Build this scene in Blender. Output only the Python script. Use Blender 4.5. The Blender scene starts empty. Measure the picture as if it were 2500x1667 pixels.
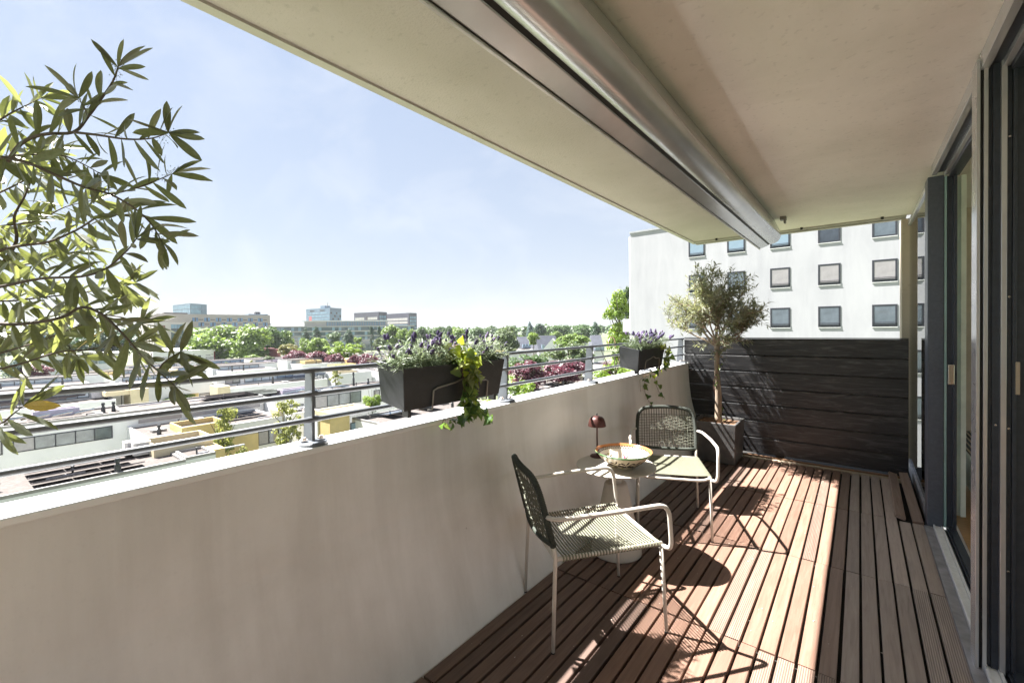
import bpy, math, random
import numpy as np
from mathutils import Vector, Matrix
from math import sin, cos, pi, radians
sc = bpy.context.scene
COL = sc.collection

# ------------------------------------------------------------------ camera, sky, sun, exposure
HC = 1.45                                   # eye height above the deck
FPX, CXP, CYP = 1065., 1250., 816.          # focal length and principal point in photo pixels (2500 x 1667)
YAW, PITCH, ROLL = math.atan(850 / FPX), 0.0145, 0.0125
def _axes():
    fw = Vector((-sin(YAW) * cos(PITCH), cos(YAW) * cos(PITCH), -sin(PITCH)))
    r = Vector((cos(YAW), sin(YAW), 0)); u = r.cross(fw)
    c, s = cos(ROLL), sin(ROLL)
    return c * r - s * u, s * r + c * u, fw
RV, UV, FV = _axes()
CAM = Vector((0, 0, HC))
cd = bpy.data.cameras.new('camera'); cam = bpy.data.objects.new('camera', cd); COL.objects.link(cam)
cam.matrix_world = Matrix(((RV.x, UV.x, -FV.x, 0), (RV.y, UV.y, -FV.y, 0), (RV.z, UV.z, -FV.z, HC), (0, 0, 0, 1)))
cd.sensor_width = 36; cd.lens = 36 * FPX / 2500; cd.shift_y = -(833.5 - CYP) / 2500
cd.clip_start = 0.05; cd.clip_end = 8000
sc.camera = cam

SUN = Vector((-1, -0.28, 1.6)).normalized()  # towards the sun
w = bpy.data.worlds.new('World'); sc.world = w; w.use_nodes = True
nt = w.node_tree; nt.nodes.clear()
wo = nt.nodes.new('ShaderNodeOutputWorld'); bg = nt.nodes.new('ShaderNodeBackground')
sky = nt.nodes.new('ShaderNodeTexSky'); sky.sky_type = 'NISHITA'; sky.sun_disc = False
sky.sun_elevation = math.asin(SUN.z); sky.sun_rotation = math.atan2(SUN.x, SUN.y)
sky.air_density = 1.0; sky.dust_density = 0.9; sky.ozone_density = 1.5; sky.altitude = 0
bg.inputs[1].default_value = 0.05
# thin cirrus, all over the sky: stretched noise mixed towards white
tc = nt.nodes.new('ShaderNodeTexCoord'); mp = nt.nodes.new('ShaderNodeMapping')
mp.inputs['Scale'].default_value = (1.2, 3.6, 4.0); mp.inputs['Rotation'].default_value = (0.2, 0.35, 0.55)
nz = nt.nodes.new('ShaderNodeTexNoise'); nz.inputs['Scale'].default_value = 1.5; nz.inputs['Detail'].default_value = 7
nz.inputs['Roughness'].default_value = 0.56; nz.inputs['Distortion'].default_value = 0.5
cr = nt.nodes.new('ShaderNodeValToRGB'); cr.color_ramp.elements[0].position = 0.46; cr.color_ramp.elements[1].position = 0.88
cr.color_ramp.elements[1].color = (.5, .5, .5, 1)
mx = nt.nodes.new('ShaderNodeMixRGB'); mx.inputs[2].default_value = (3.6, 3.72, 3.85, 1)
L = nt.links.new
L(tc.outputs['Generated'], mp.inputs[0]); L(mp.outputs[0], nz.inputs[0]); L(nz.outputs[0], cr.inputs[0])
# pale summer haze: stronger towards the horizon, the same all round
sp = nt.nodes.new('ShaderNodeSeparateXYZ'); L(tc.outputs['Generated'], sp.inputs[0])
hz = nt.nodes.new('ShaderNodeValToRGB'); e = hz.color_ramp.elements
e[0].position = 0.0; e[0].color = (.90, .90, .90, 1); e[1].position = .75; e[1].color = (.78, .78, .78, 1); q = e.new(.22); q.color = (.86, .86, .86, 1)
hc = nt.nodes.new('ShaderNodeValToRGB'); e = hc.color_ramp.elements
e[0].position = 0.0; e[0].color = (.815, .855, .90, 1); e[1].position = .6; e[1].color = (.555, .65, .835, 1); q = e.new(.2); q.color = (.70, .77, .885, 1)
hs = nt.nodes.new('ShaderNodeVectorMath'); hs.operation = 'SCALE'; hs.inputs['Scale'].default_value = 3.1
hm_ = nt.nodes.new('ShaderNodeMixRGB')
L(sp.outputs[2], hz.inputs[0]); L(sp.outputs[2], hc.inputs[0]); L(hc.outputs[0], hs.inputs[0]); L(hz.outputs[0], hm_.inputs[0]); L(sky.outputs[0], hm_.inputs[1]); L(hs.outputs[0], hm_.inputs[2])
L(cr.outputs[0], mx.inputs[0]); L(hm_.outputs[0], mx.inputs[1]); L(mx.outputs[0], bg.inputs[0]); L(bg.outputs[0], wo.inputs[0])

sl = bpy.data.lights.new('sun', 'SUN'); sl.energy = 5.0; sl.angle = radians(0.53); sl.color = (1, .972, .935)
so = bpy.data.objects.new('sun', sl); COL.objects.link(so)
so.rotation_euler = SUN.to_track_quat('Z', 'Y').to_euler()
vs = sc.view_settings; vs.view_transform = 'Standard'; vs.look = 'None'; vs.gamma = 1; vs.use_curve_mapping = False
vs.exposure = 2.58
sc.cycles.max_bounces = 10; sc.cycles.diffuse_bounces = 5; sc.cycles.transparent_max_bounces = 12
sc.cycles.sample_clamp_indirect = 6

# ------------------------------------------------------------------ picture point -> place
def ray(x, y): return FV + RV * ((x - CXP) / FPX) - UV * ((y - CYP) / FPX)
def atd(x, y, d): return CAM + ray(x, y) * d
def atx(x, y, X): r = ray(x, y); return CAM + r * (X / r.x)
def aty(x, y, Y): r = ray(x, y); return CAM + r * (Y / r.y)
def atz(x, y, z): r = ray(x, y); return CAM + r * ((z - HC) / r.z)
GZ = -13.0                                   # street level below the balcony

# ------------------------------------------------------------------ materials
MATS = {}
class NT:
    def __init__(s, name):
        s.m = bpy.data.materials.new(name); s.m.use_nodes = True; s.t = s.m.node_tree
        s.b = s.t.nodes['Principled BSDF']; s.out = s.t.nodes['Material Output']
        s._c = None
    def n(s, ty, **kw):
        o = s.t.nodes.new(ty)
        for k, v in kw.items():
            if k in o.inputs: o.inputs[k].default_value = v
            else: setattr(o, k, v)
        return o
    def l(s, a, b): s.t.links.new(a, b)
    def coord(s, kind='Object', scale=(1, 1, 1), rot=(0, 0, 0)):
        t = s.n('ShaderNodeTexCoord'); m = s.n('ShaderNodeMapping')
        m.inputs['Scale'].default_value = scale; m.inputs['Rotation'].default_value = rot
        s.l(t.outputs[kind], m.inputs[0]); return m.outputs[0]
    def noise(s, vec, scale=5, detail=4, rough=.5, dist=0):
        n = s.n('ShaderNodeTexNoise', Scale=scale, Detail=detail, Roughness=rough, Distortion=dist); s.l(vec, n.inputs['Vector']); return n.outputs[0]
    def ramp(s, fac, stops):
        r = s.n('ShaderNodeValToRGB'); e = r.color_ramp.elements
        while len(e) < len(stops): e.new(.5)
        for q, (p, c) in zip(e, stops): q.position = p; q.color = (*c, 1) if len(c) == 3 else c
        s.l(fac, r.inputs[0]); return r.outputs[0]
    def mix(s, fac, a, b, mode='MIX'):
        m = s.n('ShaderNodeMixRGB', blend_type=mode)
        for i, v in enumerate((fac, a, b)):
            if hasattr(v, 'is_linked'): s.l(v, m.inputs[i])
            elif isinstance(v, (int, float)): m.inputs[i].default_value = v
            else: m.inputs[i].default_value = (*v, 1)
        return m.outputs[0]
    def bump(s, h, strength=.3, dist=.01):
        b = s.n('ShaderNodeBump', Strength=strength, Distance=dist); s.l(h, b.inputs['Height']); s.l(b.outputs[0], s.b.inputs['Normal']); return b
    def col(s, c):
        if hasattr(c, 'is_linked'): s.l(c, s.b.inputs['Base Color'])
        else: s.b.inputs['Base Color'].default_value = (*c, 1)
    def rough(s, r):
        if hasattr(r, 'is_linked'): s.l(r, s.b.inputs['Roughness'])
        else: s.b.inputs['Roughness'].default_value = r

def mat_plain(name, c, rough=.5, metal=0., var=.12, scale=6., bump=0., bscale=60., bdist=.004, spec=.5, kind='Object', stretch=(1, 1, 1)):
    if name in MATS: return MATS[name]
    t = NT(name); v = t.coord(kind, stretch)
    f = t.noise(v, scale, 5, .6)
    a = tuple(x * (1 - var) for x in c); b = tuple(min(1, x * (1 + var)) for x in c)
    t.col(t.ramp(f, [(.3, a), (.7, b)])); t.rough(rough); t.b.inputs['Metallic'].default_value = metal
    t.b.inputs['Specular IOR Level'].default_value = spec
    if bump: t.bump(t.noise(v, bscale, 4, .6), bump, bdist)
    MATS[name] = t.m; return t.m

def mat_leaf(name, top, under, trans=.35, tcol=None, var=.3, vscale=3., rough=.45, rnd=.25):
    """leaf: two sides, lets light through; clump-to-clump and leaf-to-leaf colour differences"""
    t = NT(name); t.t.nodes.remove(t.b)
    v = t.coord('Object'); f = t.noise(v, vscale, 3, .6)
    oi = t.n('ShaderNodeObjectInfo'); geo = t.n('ShaderNodeNewGeometry')
    lo = tuple(x * (1 - var) for x in top); hi = tuple(min(1, x * (1 + var)) for x in top)
    c1 = t.ramp(f, [(.3, lo), (.7, hi)])
    pi_ = t.n('ShaderNodeMath', operation='ADD'); t.l(oi.outputs['Random'], pi_.inputs[0]); t.l(geo.outputs['Random Per Island'], pi_.inputs[1])
    fr = t.n('ShaderNodeMath', operation='FRACT'); t.l(pi_.outputs[0], fr.inputs[0])
    k = t.n('ShaderNodeMapRange'); k.inputs[3].default_value = 1 - rnd; k.inputs[4].default_value = 1 + rnd; t.l(fr.outputs[0], k.inputs[0])
    c = t.mix(geo.outputs['Backfacing'], c1, under)
    vm = t.n('ShaderNodeVectorMath', operation='SCALE'); t.l(c, vm.inputs[0]); t.l(k.outputs[0], vm.inputs['Scale'])
    d = t.n('ShaderNodeBsdfPrincipled', Roughness=rough); t.l(vm.outputs[0], d.inputs['Base Color'])
    tr = t.n('ShaderNodeBsdfTranslucent'); tcol = tcol or tuple(min(1, x * 1.6) for x in top)
    vm2 = t.n('ShaderNodeVectorMath', operation='SCALE'); vm2.inputs[0].default_value = tcol; t.l(k.outputs[0], vm2.inputs['Scale']); t.l(vm2.outputs[0], tr.inputs[0])
    m = t.n('ShaderNodeMixShader'); m.inputs[0].default_value = trans
    t.l(d.outputs[0], m.inputs[1]); t.l(tr.outputs[0], m.inputs[2]); t.l(m.outputs[0], t.out.inputs[0])
    MATS[name] = t.m; return t.m

def mat_glass(name, tint=(.9, .97, .95), base=.04):
    """window pane: lets light through, mirrors at a glancing angle"""
    t = NT(name); t.t.nodes.remove(t.b)
    fz = t.n('ShaderNodeFresnel', IOR=1.55); ad = t.n('ShaderNodeMath', operation='ADD', use_clamp=True); ad.inputs[1].default_value = base; t.l(fz.outputs[0], ad.inputs[0])
    tp = t.n('ShaderNodeBsdfTransparent'); tp.inputs[0].default_value = (*tint, 1)
    gl = t.n('ShaderNodeBsdfGlossy', Roughness=.01); m = t.n('ShaderNodeMixShader')
    t.l(ad.outputs[0], m.inputs[0]); t.l(tp.outputs[0], m.inputs[1]); t.l(gl.outputs[0], m.inputs[2]); t.l(m.outputs[0], t.out.inputs[0])
    MATS[name] = t.m; return t.m

def mat_stucco(name, c, stain, grain=140., bump=.35, stain_scale=(1.2, 1.2, 1.2), rough=.75, amount=.5, pit=.6, streak=0.):
    t = NT(name); v = t.coord('Object'); vs_ = t.coord('Object', stain_scale)
    f = t.noise(vs_, 1.6, 6, .62, .3); g = t.noise(v, grain, 3, .7)
    base = t.ramp(f, [(.36, stain), (.62, c)])
    base = t.mix(amount, c, base)
    pits = t.ramp(t.noise(v, grain * .35, 2, .5), [(.28, (.75, .75, .74)), (.38, (1, 1, 1))])
    if streak:
        sk = t.noise(t.coord('Object', (1.5, 1.5, .12)), 3.2, 6, .6, .2)
        base = t.mix(streak, base, t.ramp(sk, [(.34, (.80, .79, .77)), (.56, (1, 1, 1))]), 'MULTIPLY')
        mk = t.n('ShaderNodeTexVoronoi', Scale=4.2); t.l(v, mk.inputs['Vector'])
        base = t.mix(.8, base, t.ramp(mk.outputs['Distance'], [(.012, (.5, .48, .45)), (.022, (1, 1, 1))]), 'MULTIPLY')
    t.col(t.mix(pit, base, pits, 'MULTIPLY')); t.rough(rough); t.bump(g, bump, .004)
    MATS[name] = t.m; return t.m

def mat_wood(name, a, b, ribs=False, rough=.55):
    """deck timber: grain runs along the board (local Y), every board its own tone"""
    t = NT(name); oi = t.n('ShaderNodeObjectInfo')
    tcn = t.n('ShaderNodeTexCoord'); ad = t.n('ShaderNodeVectorMath', operation='ADD'); t.l(tcn.outputs['Object'], ad.inputs[0])
    sc3 = t.n('ShaderNodeVectorMath', operation='SCALE'); sc3.inputs[0].default_value = (13, 37, 7); t.l(oi.outputs['Random'], sc3.inputs['Scale']); t.l(sc3.outputs[0], ad.inputs[1])
    mpn = t.n('ShaderNodeMapping'); mpn.inputs['Scale'].default_value = (40, 2.2, 40); t.l(ad.outputs[0], mpn.inputs[0])
    g = t.noise(mpn.outputs[0], 1.6, 6, .65, .6)
    blot = t.noise(ad.outputs[0], 5, 4, .6)
    c = t.ramp(g, [(.28, tuple(x * .72 for x in a)), (.5, a), (.75, b)])
    c = t.mix(t.ramp(blot, [(.35, (0, 0, 0)), (.7, (.45, .45, .45))]), c, tuple(x * .8 for x in b))
    k = t.n('ShaderNodeMapRange'); k.inputs[3].default_value = .78; k.inputs[4].default_value = 1.16; t.l(oi.outputs['Random'], k.inputs[0])
    vm = t.n('ShaderNodeVectorMath', operation='SCALE'); t.l(c, vm.inputs[0]); t.l(k.outputs[0], vm.inputs['Scale'])
    t.col(vm.outputs[0]); t.rough(rough); t.b.inputs['Specular IOR Level'].default_value = .35
    if ribs:
        wv = t.n('ShaderNodeTexWave', wave_type='BANDS', bands_direction='X', Scale=38.0, Distortion=.15); t.l(tcn.outputs['Object'], wv.inputs[0])
        cc = t.mix(t.ramp(wv.outputs[1], [(.15, (.62, .62, .62)), (.45, (1, 1, 1))]), (0, 0, 0), vm.outputs[0])
        gm = t.mix(1., vm.outputs[0], t.ramp(wv.outputs[1], [(.1, (.55, .55, .55)), (.5, (1, 1, 1))]), 'MULTIPLY'); t.col(gm)
        t.bump(wv.outputs[1], .5, .003)
    else:
        t.bump(g, .3, .002)
    MATS[name] = t.m; return t.m

M = {}
M['ceiling'] = mat_stucco('ceiling_plaster', (.86, .80, .75), (.75, .70, .64), 95, .9, (1, 1, 1), .85, .8, .45)
def tone_outer_strip(m):
    """the outer strip beyond the awning is multiplied to a darker tone"""
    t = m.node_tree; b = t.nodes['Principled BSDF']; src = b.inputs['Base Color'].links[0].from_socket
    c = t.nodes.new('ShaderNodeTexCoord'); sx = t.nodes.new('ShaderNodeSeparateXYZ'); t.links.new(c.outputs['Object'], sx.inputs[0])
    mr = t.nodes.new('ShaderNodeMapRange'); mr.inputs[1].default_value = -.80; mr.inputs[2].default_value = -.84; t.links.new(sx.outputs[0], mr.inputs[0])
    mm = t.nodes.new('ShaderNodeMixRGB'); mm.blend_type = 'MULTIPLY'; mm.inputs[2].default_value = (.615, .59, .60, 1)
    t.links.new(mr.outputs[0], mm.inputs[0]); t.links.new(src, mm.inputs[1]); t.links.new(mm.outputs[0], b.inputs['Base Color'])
tone_outer_strip(M['ceiling'])  # darker base colour outside the awning line
M['edge'] = mat_plain('painted_edge', (.47, .445, .40), .7, var=.1)
M['parapet'] = mat_stucco('parapet_render', (.80, .785, .765), (.68, .66, .63), 260, .12, (1.1, .7, 1.0), .5, .75, .12, .6)
M['coping'] = mat_plain('coping_white', (.80, .80, .79), .55, var=.04, bump=.1)
M['rail'] = mat_plain('rail_grey_paint', (.105, .115, .13), .42, var=.12, scale=20, bump=.05)
M['bolt'] = mat_plain('bolt_pale', (.55, .48, .42), .5, .3)
M['black_box'] = mat_plain('planter_black', (.032, .034, .038), .5, var=.35, scale=9, bump=.15, bscale=40)
M['bracket'] = mat_plain('bracket_grey', (.26, .25, .235), .5, .4)
M['soil'] = mat_plain('soil', (.06, .035, .02), .9, var=.5, scale=30, bump=1., bscale=60, bdist=.02)
M['bark_mulch'] = mat_plain('bark_chips', (.16, .085, .045), .9, var=.6, scale=40, bump=1., bscale=50, bdist=.03)
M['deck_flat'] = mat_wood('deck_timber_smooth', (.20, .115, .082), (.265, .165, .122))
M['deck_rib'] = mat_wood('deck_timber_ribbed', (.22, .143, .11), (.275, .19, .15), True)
M['deck_red'] = mat_wood('deck_timber_red_shaded', (.125, .082, .066), (.185, .125, .10))  # reddish boards, parapet shade darkened into the colour
M['deck_grey'] = mat_wood('deck_timber_grey_lifted', (.43, .355, .315), (.50, .43, .385))  # grey boards, colour paled to brighten the shaded right strip
M['deck_mid'] = mat_wood('deck_timber_grey_half_lifted', (.30, .215, .175), (.375, .285, .24)); M['deck_midrib'] = mat_wood('deck_timber_grey_half_lifted_ribbed', (.31, .23, .19), (.385, .30, .255), True)  # half as pale, for the board where the right-hand shade begins
M['deck_greyrib'] = mat_wood('deck_timber_grey_lifted_ribbed', (.45, .375, .335), (.53, .455, .41), True)  # ribbed grey boards, paled for the same shaded strip
M['slab'] = mat_plain('dark_slab', (.02, .018, .016), .9)
M['alu_sill'] = mat_plain('alu_sill', (.84, .86, .88), .4, .0, .08, 30)
M['gal'] = mat_plain('grey_flashing', (.40, .40, .43), .45, .4, .25, 12)
M['navy'] = mat_plain('frame_dark', (.044, .053, .072), .38, .1, .15, 40, .05, 300, .001)
M['navy_post'] = mat_plain('post_bluegrey', (.088, .105, .138), .4, .1, .12, 60, .1, 300, .001)
M['taupe_trim'] = mat_plain('trim_light', (.60, .61, .64), .22, .5, .06)
M['teal_edge'] = mat_plain('glass_edge', (.35, .55, .55), .15, 0, .1)
M['glass'] = mat_glass('clear_glass')
M['steel'] = mat_plain('brushed_steel', (.62, .60, .58), .25, 1., .06, 20)
M['awning'] = mat_plain('awning_silver', (.53, .54, .56), .24, .6, .12, 2.5)
M['gap'] = mat_plain('gap_black', (.012, .012, .012), .6)
M['int_wall'] = mat_plain('room_wall', (.50, .43, .34), .8)
M['int_white'] = mat_plain('room_ceiling', (.6, .58, .54), .8)
M['int_floor'] = mat_plain('room_floor', (.36, .20, .08), .3, 0, .25, 6, stretch=(1, 12, 1))
M['curtain'] = mat_plain('curtain_pale', (.74, .80, .74), .9)
M['conv'] = mat_plain('convector_white', (.78, .84, .82), .4)
M['frame_beige'] = mat_plain('chair_frame', (.56, .52, .46), .42, 0, .04, 10)
M['cord_dark'] = mat_plain('cord_dark_green', (.035, .042, .032), .7, 0, .25, 90, .4, 400, .001)
M['cord'] = mat_plain('cord_sage', (.185, .185, .13), .75, 0, .12, 60, .4, 500, .001)
M['cord_back'] = mat_plain('cord_back', (.12, .122, .09), .75, 0, .2, 60)
M['table'] = mat_plain('table_greige', (.50, .465, .41), .5, 0, .04, 8)
M['lamp'] = mat_plain('lamp_rust', (.062, .020, .016), .42, .35, .2, 14)
M['foot'] = mat_plain('foot_dark', (.03, .03, .03), .6)
M['pot'] = mat_plain('pot_concrete_black', (.085, .083, .082), .45, 0, .5, 5, .25, 30, .006)
M['bark'] = mat_plain('bark_olive', (.26, .20, .145), .85, 0, .35, 14, .8, 30, .01, stretch=(1, 1, .25))
M['twig'] = mat_plain('twig_brown', (.105, .08, .062), .75, 0, .35, 25, .4, 60, .004)
M['trunk'] = mat_plain('trunk_grey', (.10, .08, .06), .9)
def fence_mat():
    t = NT('black_stained_board'); oi = t.n('ShaderNodeObjectInfo'); tcn = t.n('ShaderNodeTexCoord')
    ad = t.n('ShaderNodeVectorMath', operation='ADD'); s3 = t.n('ShaderNodeVectorMath', operation='SCALE'); s3.inputs[0].default_value = (31, 3, 17)
    t.l(oi.outputs['Random'], s3.inputs['Scale']); t.l(tcn.outputs['Object'], ad.inputs[0]); t.l(s3.outputs[0], ad.inputs[1])
    m = t.n('ShaderNodeMapping'); m.inputs['Scale'].default_value = (1.6, 1, 14); t.l(ad.outputs[0], m.inputs[0])
    g = t.noise(m.outputs[0], 2.4, 7, .65, 1.2)
    t.col(t.ramp(g, [(.3, (.009, .009, .0105)), (.52, (.022, .022, .024)), (.74, (.10, .097, .098))]))
    t.rough(t.ramp(g, [(.3, (.42, .42, .42)), (.7, (.26, .26, .26))]))
    vz = t.n('ShaderNodeTexVoronoi', Scale=2.6); mm = t.n('ShaderNodeMapping'); mm.inputs['Scale'].default_value = (1, 1, 2.2); t.l(ad.outputs[0], mm.inputs[0]); t.l(mm.outputs[0], vz.inputs['Vector'])
    kn = t.ramp(vz.outputs['Distance'], [(.0, (1, 1, 1)), (.13, (0, 0, 0))])
    t.bump(t.mix(.5, g, kn, 'ADD'), .45, .006); return t.m
M['fence'] = fence_mat()
# town
M['white_wall'] = mat_plain('white_render', (.68, .68, .675), .75, 0, .05, .6)
def wb_mat():
    t = NT('white_block_render'); v = t.coord('Object', (.5, .5, .09)); f = t.noise(v, 2.2, 7, .65, .4)
    v2 = t.coord('Object', (.16, .16, .16)); f2 = t.noise(v2, 2.2, 4, .5)
    t.col(t.mix(.5, t.ramp(f, [(.33, (.32, .32, .345)), (.6, (.425, .425, .445))]), t.ramp(f2, [(.3, (.36, .36, .385)), (.65, (.43, .43, .45))]))); t.rough(.8); return t.m
M['wb'] = wb_mat()
M['wb_frame'] = mat_plain('window_frame_slate', (.022, .025, .034), .6)
M['pane_sky'] = mat_plain('pane_pale', (.22, .30, .37), .06, 0, .1, 1.2, spec=.9)
M['pane_teal'] = mat_plain('pane_teal', (.115, .14, .165), .06, 0, .25, 1.5, spec=.9)
M['pane_blind'] = mat_plain('pane_blind', (.30, .285, .29), .35, 0, .12, 2.5)
M['pane_dark'] = mat_plain('pane_dark', (.05, .06, .075), .06, 0, .4, 1.2, spec=.9)
M['sill_white'] = mat_plain('sill_white', (.75, .75, .75), .5)
def gravel():
    t = NT('roof_gravel'); v = t.coord('Object'); f = t.noise(v, 4., 5, .75); f2 = t.noise(v, .25, 4, .6)
    c = t.ramp(f, [(.3, (.045, .036, .032)), (.5, (.088, .074, .067)), (.72, (.15, .13, .12))])
    t.col(t.mix(.4, c, t.ramp(f2, [(.35, (.068, .056, .05)), (.65, (.105, .09, .082))]))); t.rough(.95); return t.m
M['gravel'] = gravel()
M['rim'] = mat_plain('roof_rim', (.24, .23, .22), .6, 0, .15, 2)
M['yellow'] = mat_plain('yellow_cladding', (.56, .43, .20), .7, 0, .07, 1.5)
M['cream'] = mat_plain('cream_cladding', (.56, .48, .32), .7, 0, .08, 1.5)
M['lilac'] = mat_plain('lilac_box', (.46, .41, .48), .6, 0, .1, 3)
M['solar_grey'] = mat_plain('solar_grey', (.10, .088, .09), .35, 0, .25, 2.5)
M['solar_blue'] = mat_plain('solar_blue', (.05, .075, .13), .12, 0, .3, 3, spec=.8)
M['vent'] = mat_plain('vent_dark', (.05, .052, .055), .5, .3)
M['ac'] = mat_plain('ac_white', (.66, .64, .60), .5)
M['orange_roof'] = mat_plain('orange_roof', (.62, .36, .19), .8)
M['win_dark'] = mat_plain('house_window', (.10, .12, .125), .08, 0, .5, .9, spec=.8)
M['ground'] = mat_plain('town_ground', (.10, .115, .06), .95, 0, .45, .06)
M['hotel'] = mat_plain('hotel_stone', (.40, .36, .335), .8, 0, .08, .5, stretch=(1, 1, 6))
M['hotel_l'] = mat_plain('hotel_stone_light', (.52, .48, .44), .8, 0, .06, .5, stretch=(1, 1, 6))
M['glass_blue'] = mat_plain('curtain_wall_blue', (.19, .30, .38), .1, 0, .25, .25, spec=.9)
M['glass_dk'] = mat_plain('curtain_wall_dark', (.06, .10, .115), .08, 0, .5, .3, spec=.9)
M['win_blue'] = mat_plain('window_blue', (.13, .24, .40), .1, 0, .3, .3, spec=.9)
M['slot'] = mat_plain('slot_dark', (.07, .06, .06), .7)
M['tower_blue'] = mat_plain('tower_blue', (.14, .20, .26), .4, 0, .15, .2)
M['dark_office'] = mat_plain('office_dark', (.075, .075, .095), .5, 0, .15, .2)
M['office_pale'] = mat_plain('office_pale', (.42, .41, .38), .6, 0, .1, .2)
M['brick'] = mat_plain('brick_dark_red', (.13, .035, .035), .85, 0, .15, 2)
M['bronze'] = mat_plain('panel_bronze', (.20, .11, .06), .5)
M['slate'] = mat_plain('slate_roof', (.10, .105, .13), .7, 0, .2, 1)
M['logo_red'] = mat_plain('logo_red', (.45, .12, .12), .6)

# ------------------------------------------------------------------ mesh helpers
class MB:
    def __init__(s): s.v = []; s.f = []; s.mi = []; s.cur = 0
    def mi_(s, i): s.cur = i; return s
    def add(s, vs, fs):
        k = len(s.v); s.v += [tuple(p) for p in vs]; s.f += [tuple(i + k for i in f) for f in fs]; s.mi += [s.cur] * len(fs); return s
    def box(s, x0, x1, y0, y1, z0, z1, mtx=None):
        p = [(x, y, z) for z in (z0, z1) for y in (y0, y1) for x in (x0, x1)]
        if mtx: p = [mtx @ Vector(q) for q in p]
        return s.add(p, [(0, 2, 3, 1), (4, 5, 7, 6), (0, 1, 5, 4), (2, 6, 7, 3), (0, 4, 6, 2), (1, 3, 7, 5)])
    def prism(s, prof, a, b, axis='y'):
        """closed profile swept along an axis; profile pairs are the two other coordinates in x,y,z order"""
        n = len(prof)
        f3 = {'y': lambda p, t: (p[0], t, p[1]), 'x': lambda p, t: (t, p[0], p[1]), 'z': lambda p, t: (p[0], p[1], t)}[axis]
        vs = [f3(p, a) for p in prof] + [f3(p, b) for p in prof]
        return s.add(vs, [(i, (i + 1) % n, n + (i + 1) % n, n + i) for i in range(n)] + [tuple(range(n))[::-1], tuple(range(n, 2 * n))])
    def tube(s, pts, r, n=8, cap=True):
        pts = [Vector(p) for p in pts]; m = len(pts); rs = r if isinstance(r, (list, tuple)) else [r] * m
        t0 = (pts[1] - pts[0]).normalized(); up = Vector((0, 0, 1)) if abs(t0.z) < .9 else Vector((1, 0, 0))
        a = t0.cross(up).normalized(); vs = []
        for i, p in enumerate(pts):
            t = (pts[min(i + 1, m - 1)] - pts[max(i - 1, 0)]).normalized()
            a = (a - t * a.dot(t)); a = a.normalized() if a.length > 1e-6 else t.orthogonal().normalized()
            b = t.cross(a)
            vs += [p + (a * cos(2 * pi * k / n) + b * sin(2 * pi * k / n)) * rs[i] for k in range(n)]
        fs = [(i * n + k, i * n + (k + 1) % n, (i + 1) * n + (k + 1) % n, (i + 1) * n + k) for i in range(m - 1) for k in range(n)]
        if cap: fs += [tuple(range(n))[::-1], tuple(range((m - 1) * n, m * n))]
        return s.add(vs, fs)
    def lathe(s, prof, n=32, c=(0, 0, 0), close=False):
        vs = []; m = len(prof)
        for r, z in prof: vs += [(c[0] + r * cos(2 * pi * k / n), c[1] + r * sin(2 * pi * k / n), c[2] + z) for k in range(n)]
        fs = [(i * n + k, i * n + (k + 1) % n, (i + 1) * n + (k + 1) % n, (i + 1) * n + k) for i in range(m - 1) for k in range(n)]
        if close: fs += [tuple(range(n))[::-1], tuple(range((m - 1) * n, m * n))]
        return s.add(vs, fs)
    def mesh(s, name):
        me = bpy.data.meshes.new(name); me.from_pydata(s.v, [], s.f); return me

def obj(name, mb, mats, parent=None, smooth=False, loc=None, bevel=0, mtx=None, auto=None):
    me = mb if isinstance(mb, bpy.types.Mesh) else mb.mesh(name)
    if not isinstance(mb, bpy.types.Mesh):
        for m in (mats if isinstance(mats, (list, tuple)) else [mats]): me.materials.append(m)
        if any(mb.mi): me.polygons.foreach_set('material_index', mb.mi)
        if smooth: me.polygons.foreach_set('use_smooth', [True] * len(me.polygons))
        me.update()
    o = bpy.data.objects.new(name, me); COL.objects.link(o)
    if loc is not None: o.location = loc
    if mtx is not None: o.matrix_local = mtx
    if parent: o.parent = parent
    if bevel:
        b = o.modifiers.new('bevel', 'BEVEL'); b.width = bevel; b.segments = 2; b.limit_method = 'ANGLE'
    return o
def thing(name, label, cat, loc=(0, 0, 0), rz=0, group=None):
    o = bpy.data.objects.new(name, None); COL.objects.link(o); o.location = loc; o.rotation_euler = (0, 0, rz)
    o.empty_display_size = .1; tag(o, label, cat, group); return o
def tag(o, label, cat, group=None):
    o['label'] = label; o['category'] = cat
    if group: o['group'] = group
    return o
def struct(o): o['kind'] = 'structure'; return o
def stuff(o): o['kind'] = 'stuff'; return o
def B(x0, x1, y0, y1, z0, z1): return MB().box(x0, x1, y0, y1, z0, z1)

# ================================================================== LARGE STRUCTURE OF THE BALCONY
FX = 0.40                                    # line of the glass front
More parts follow.
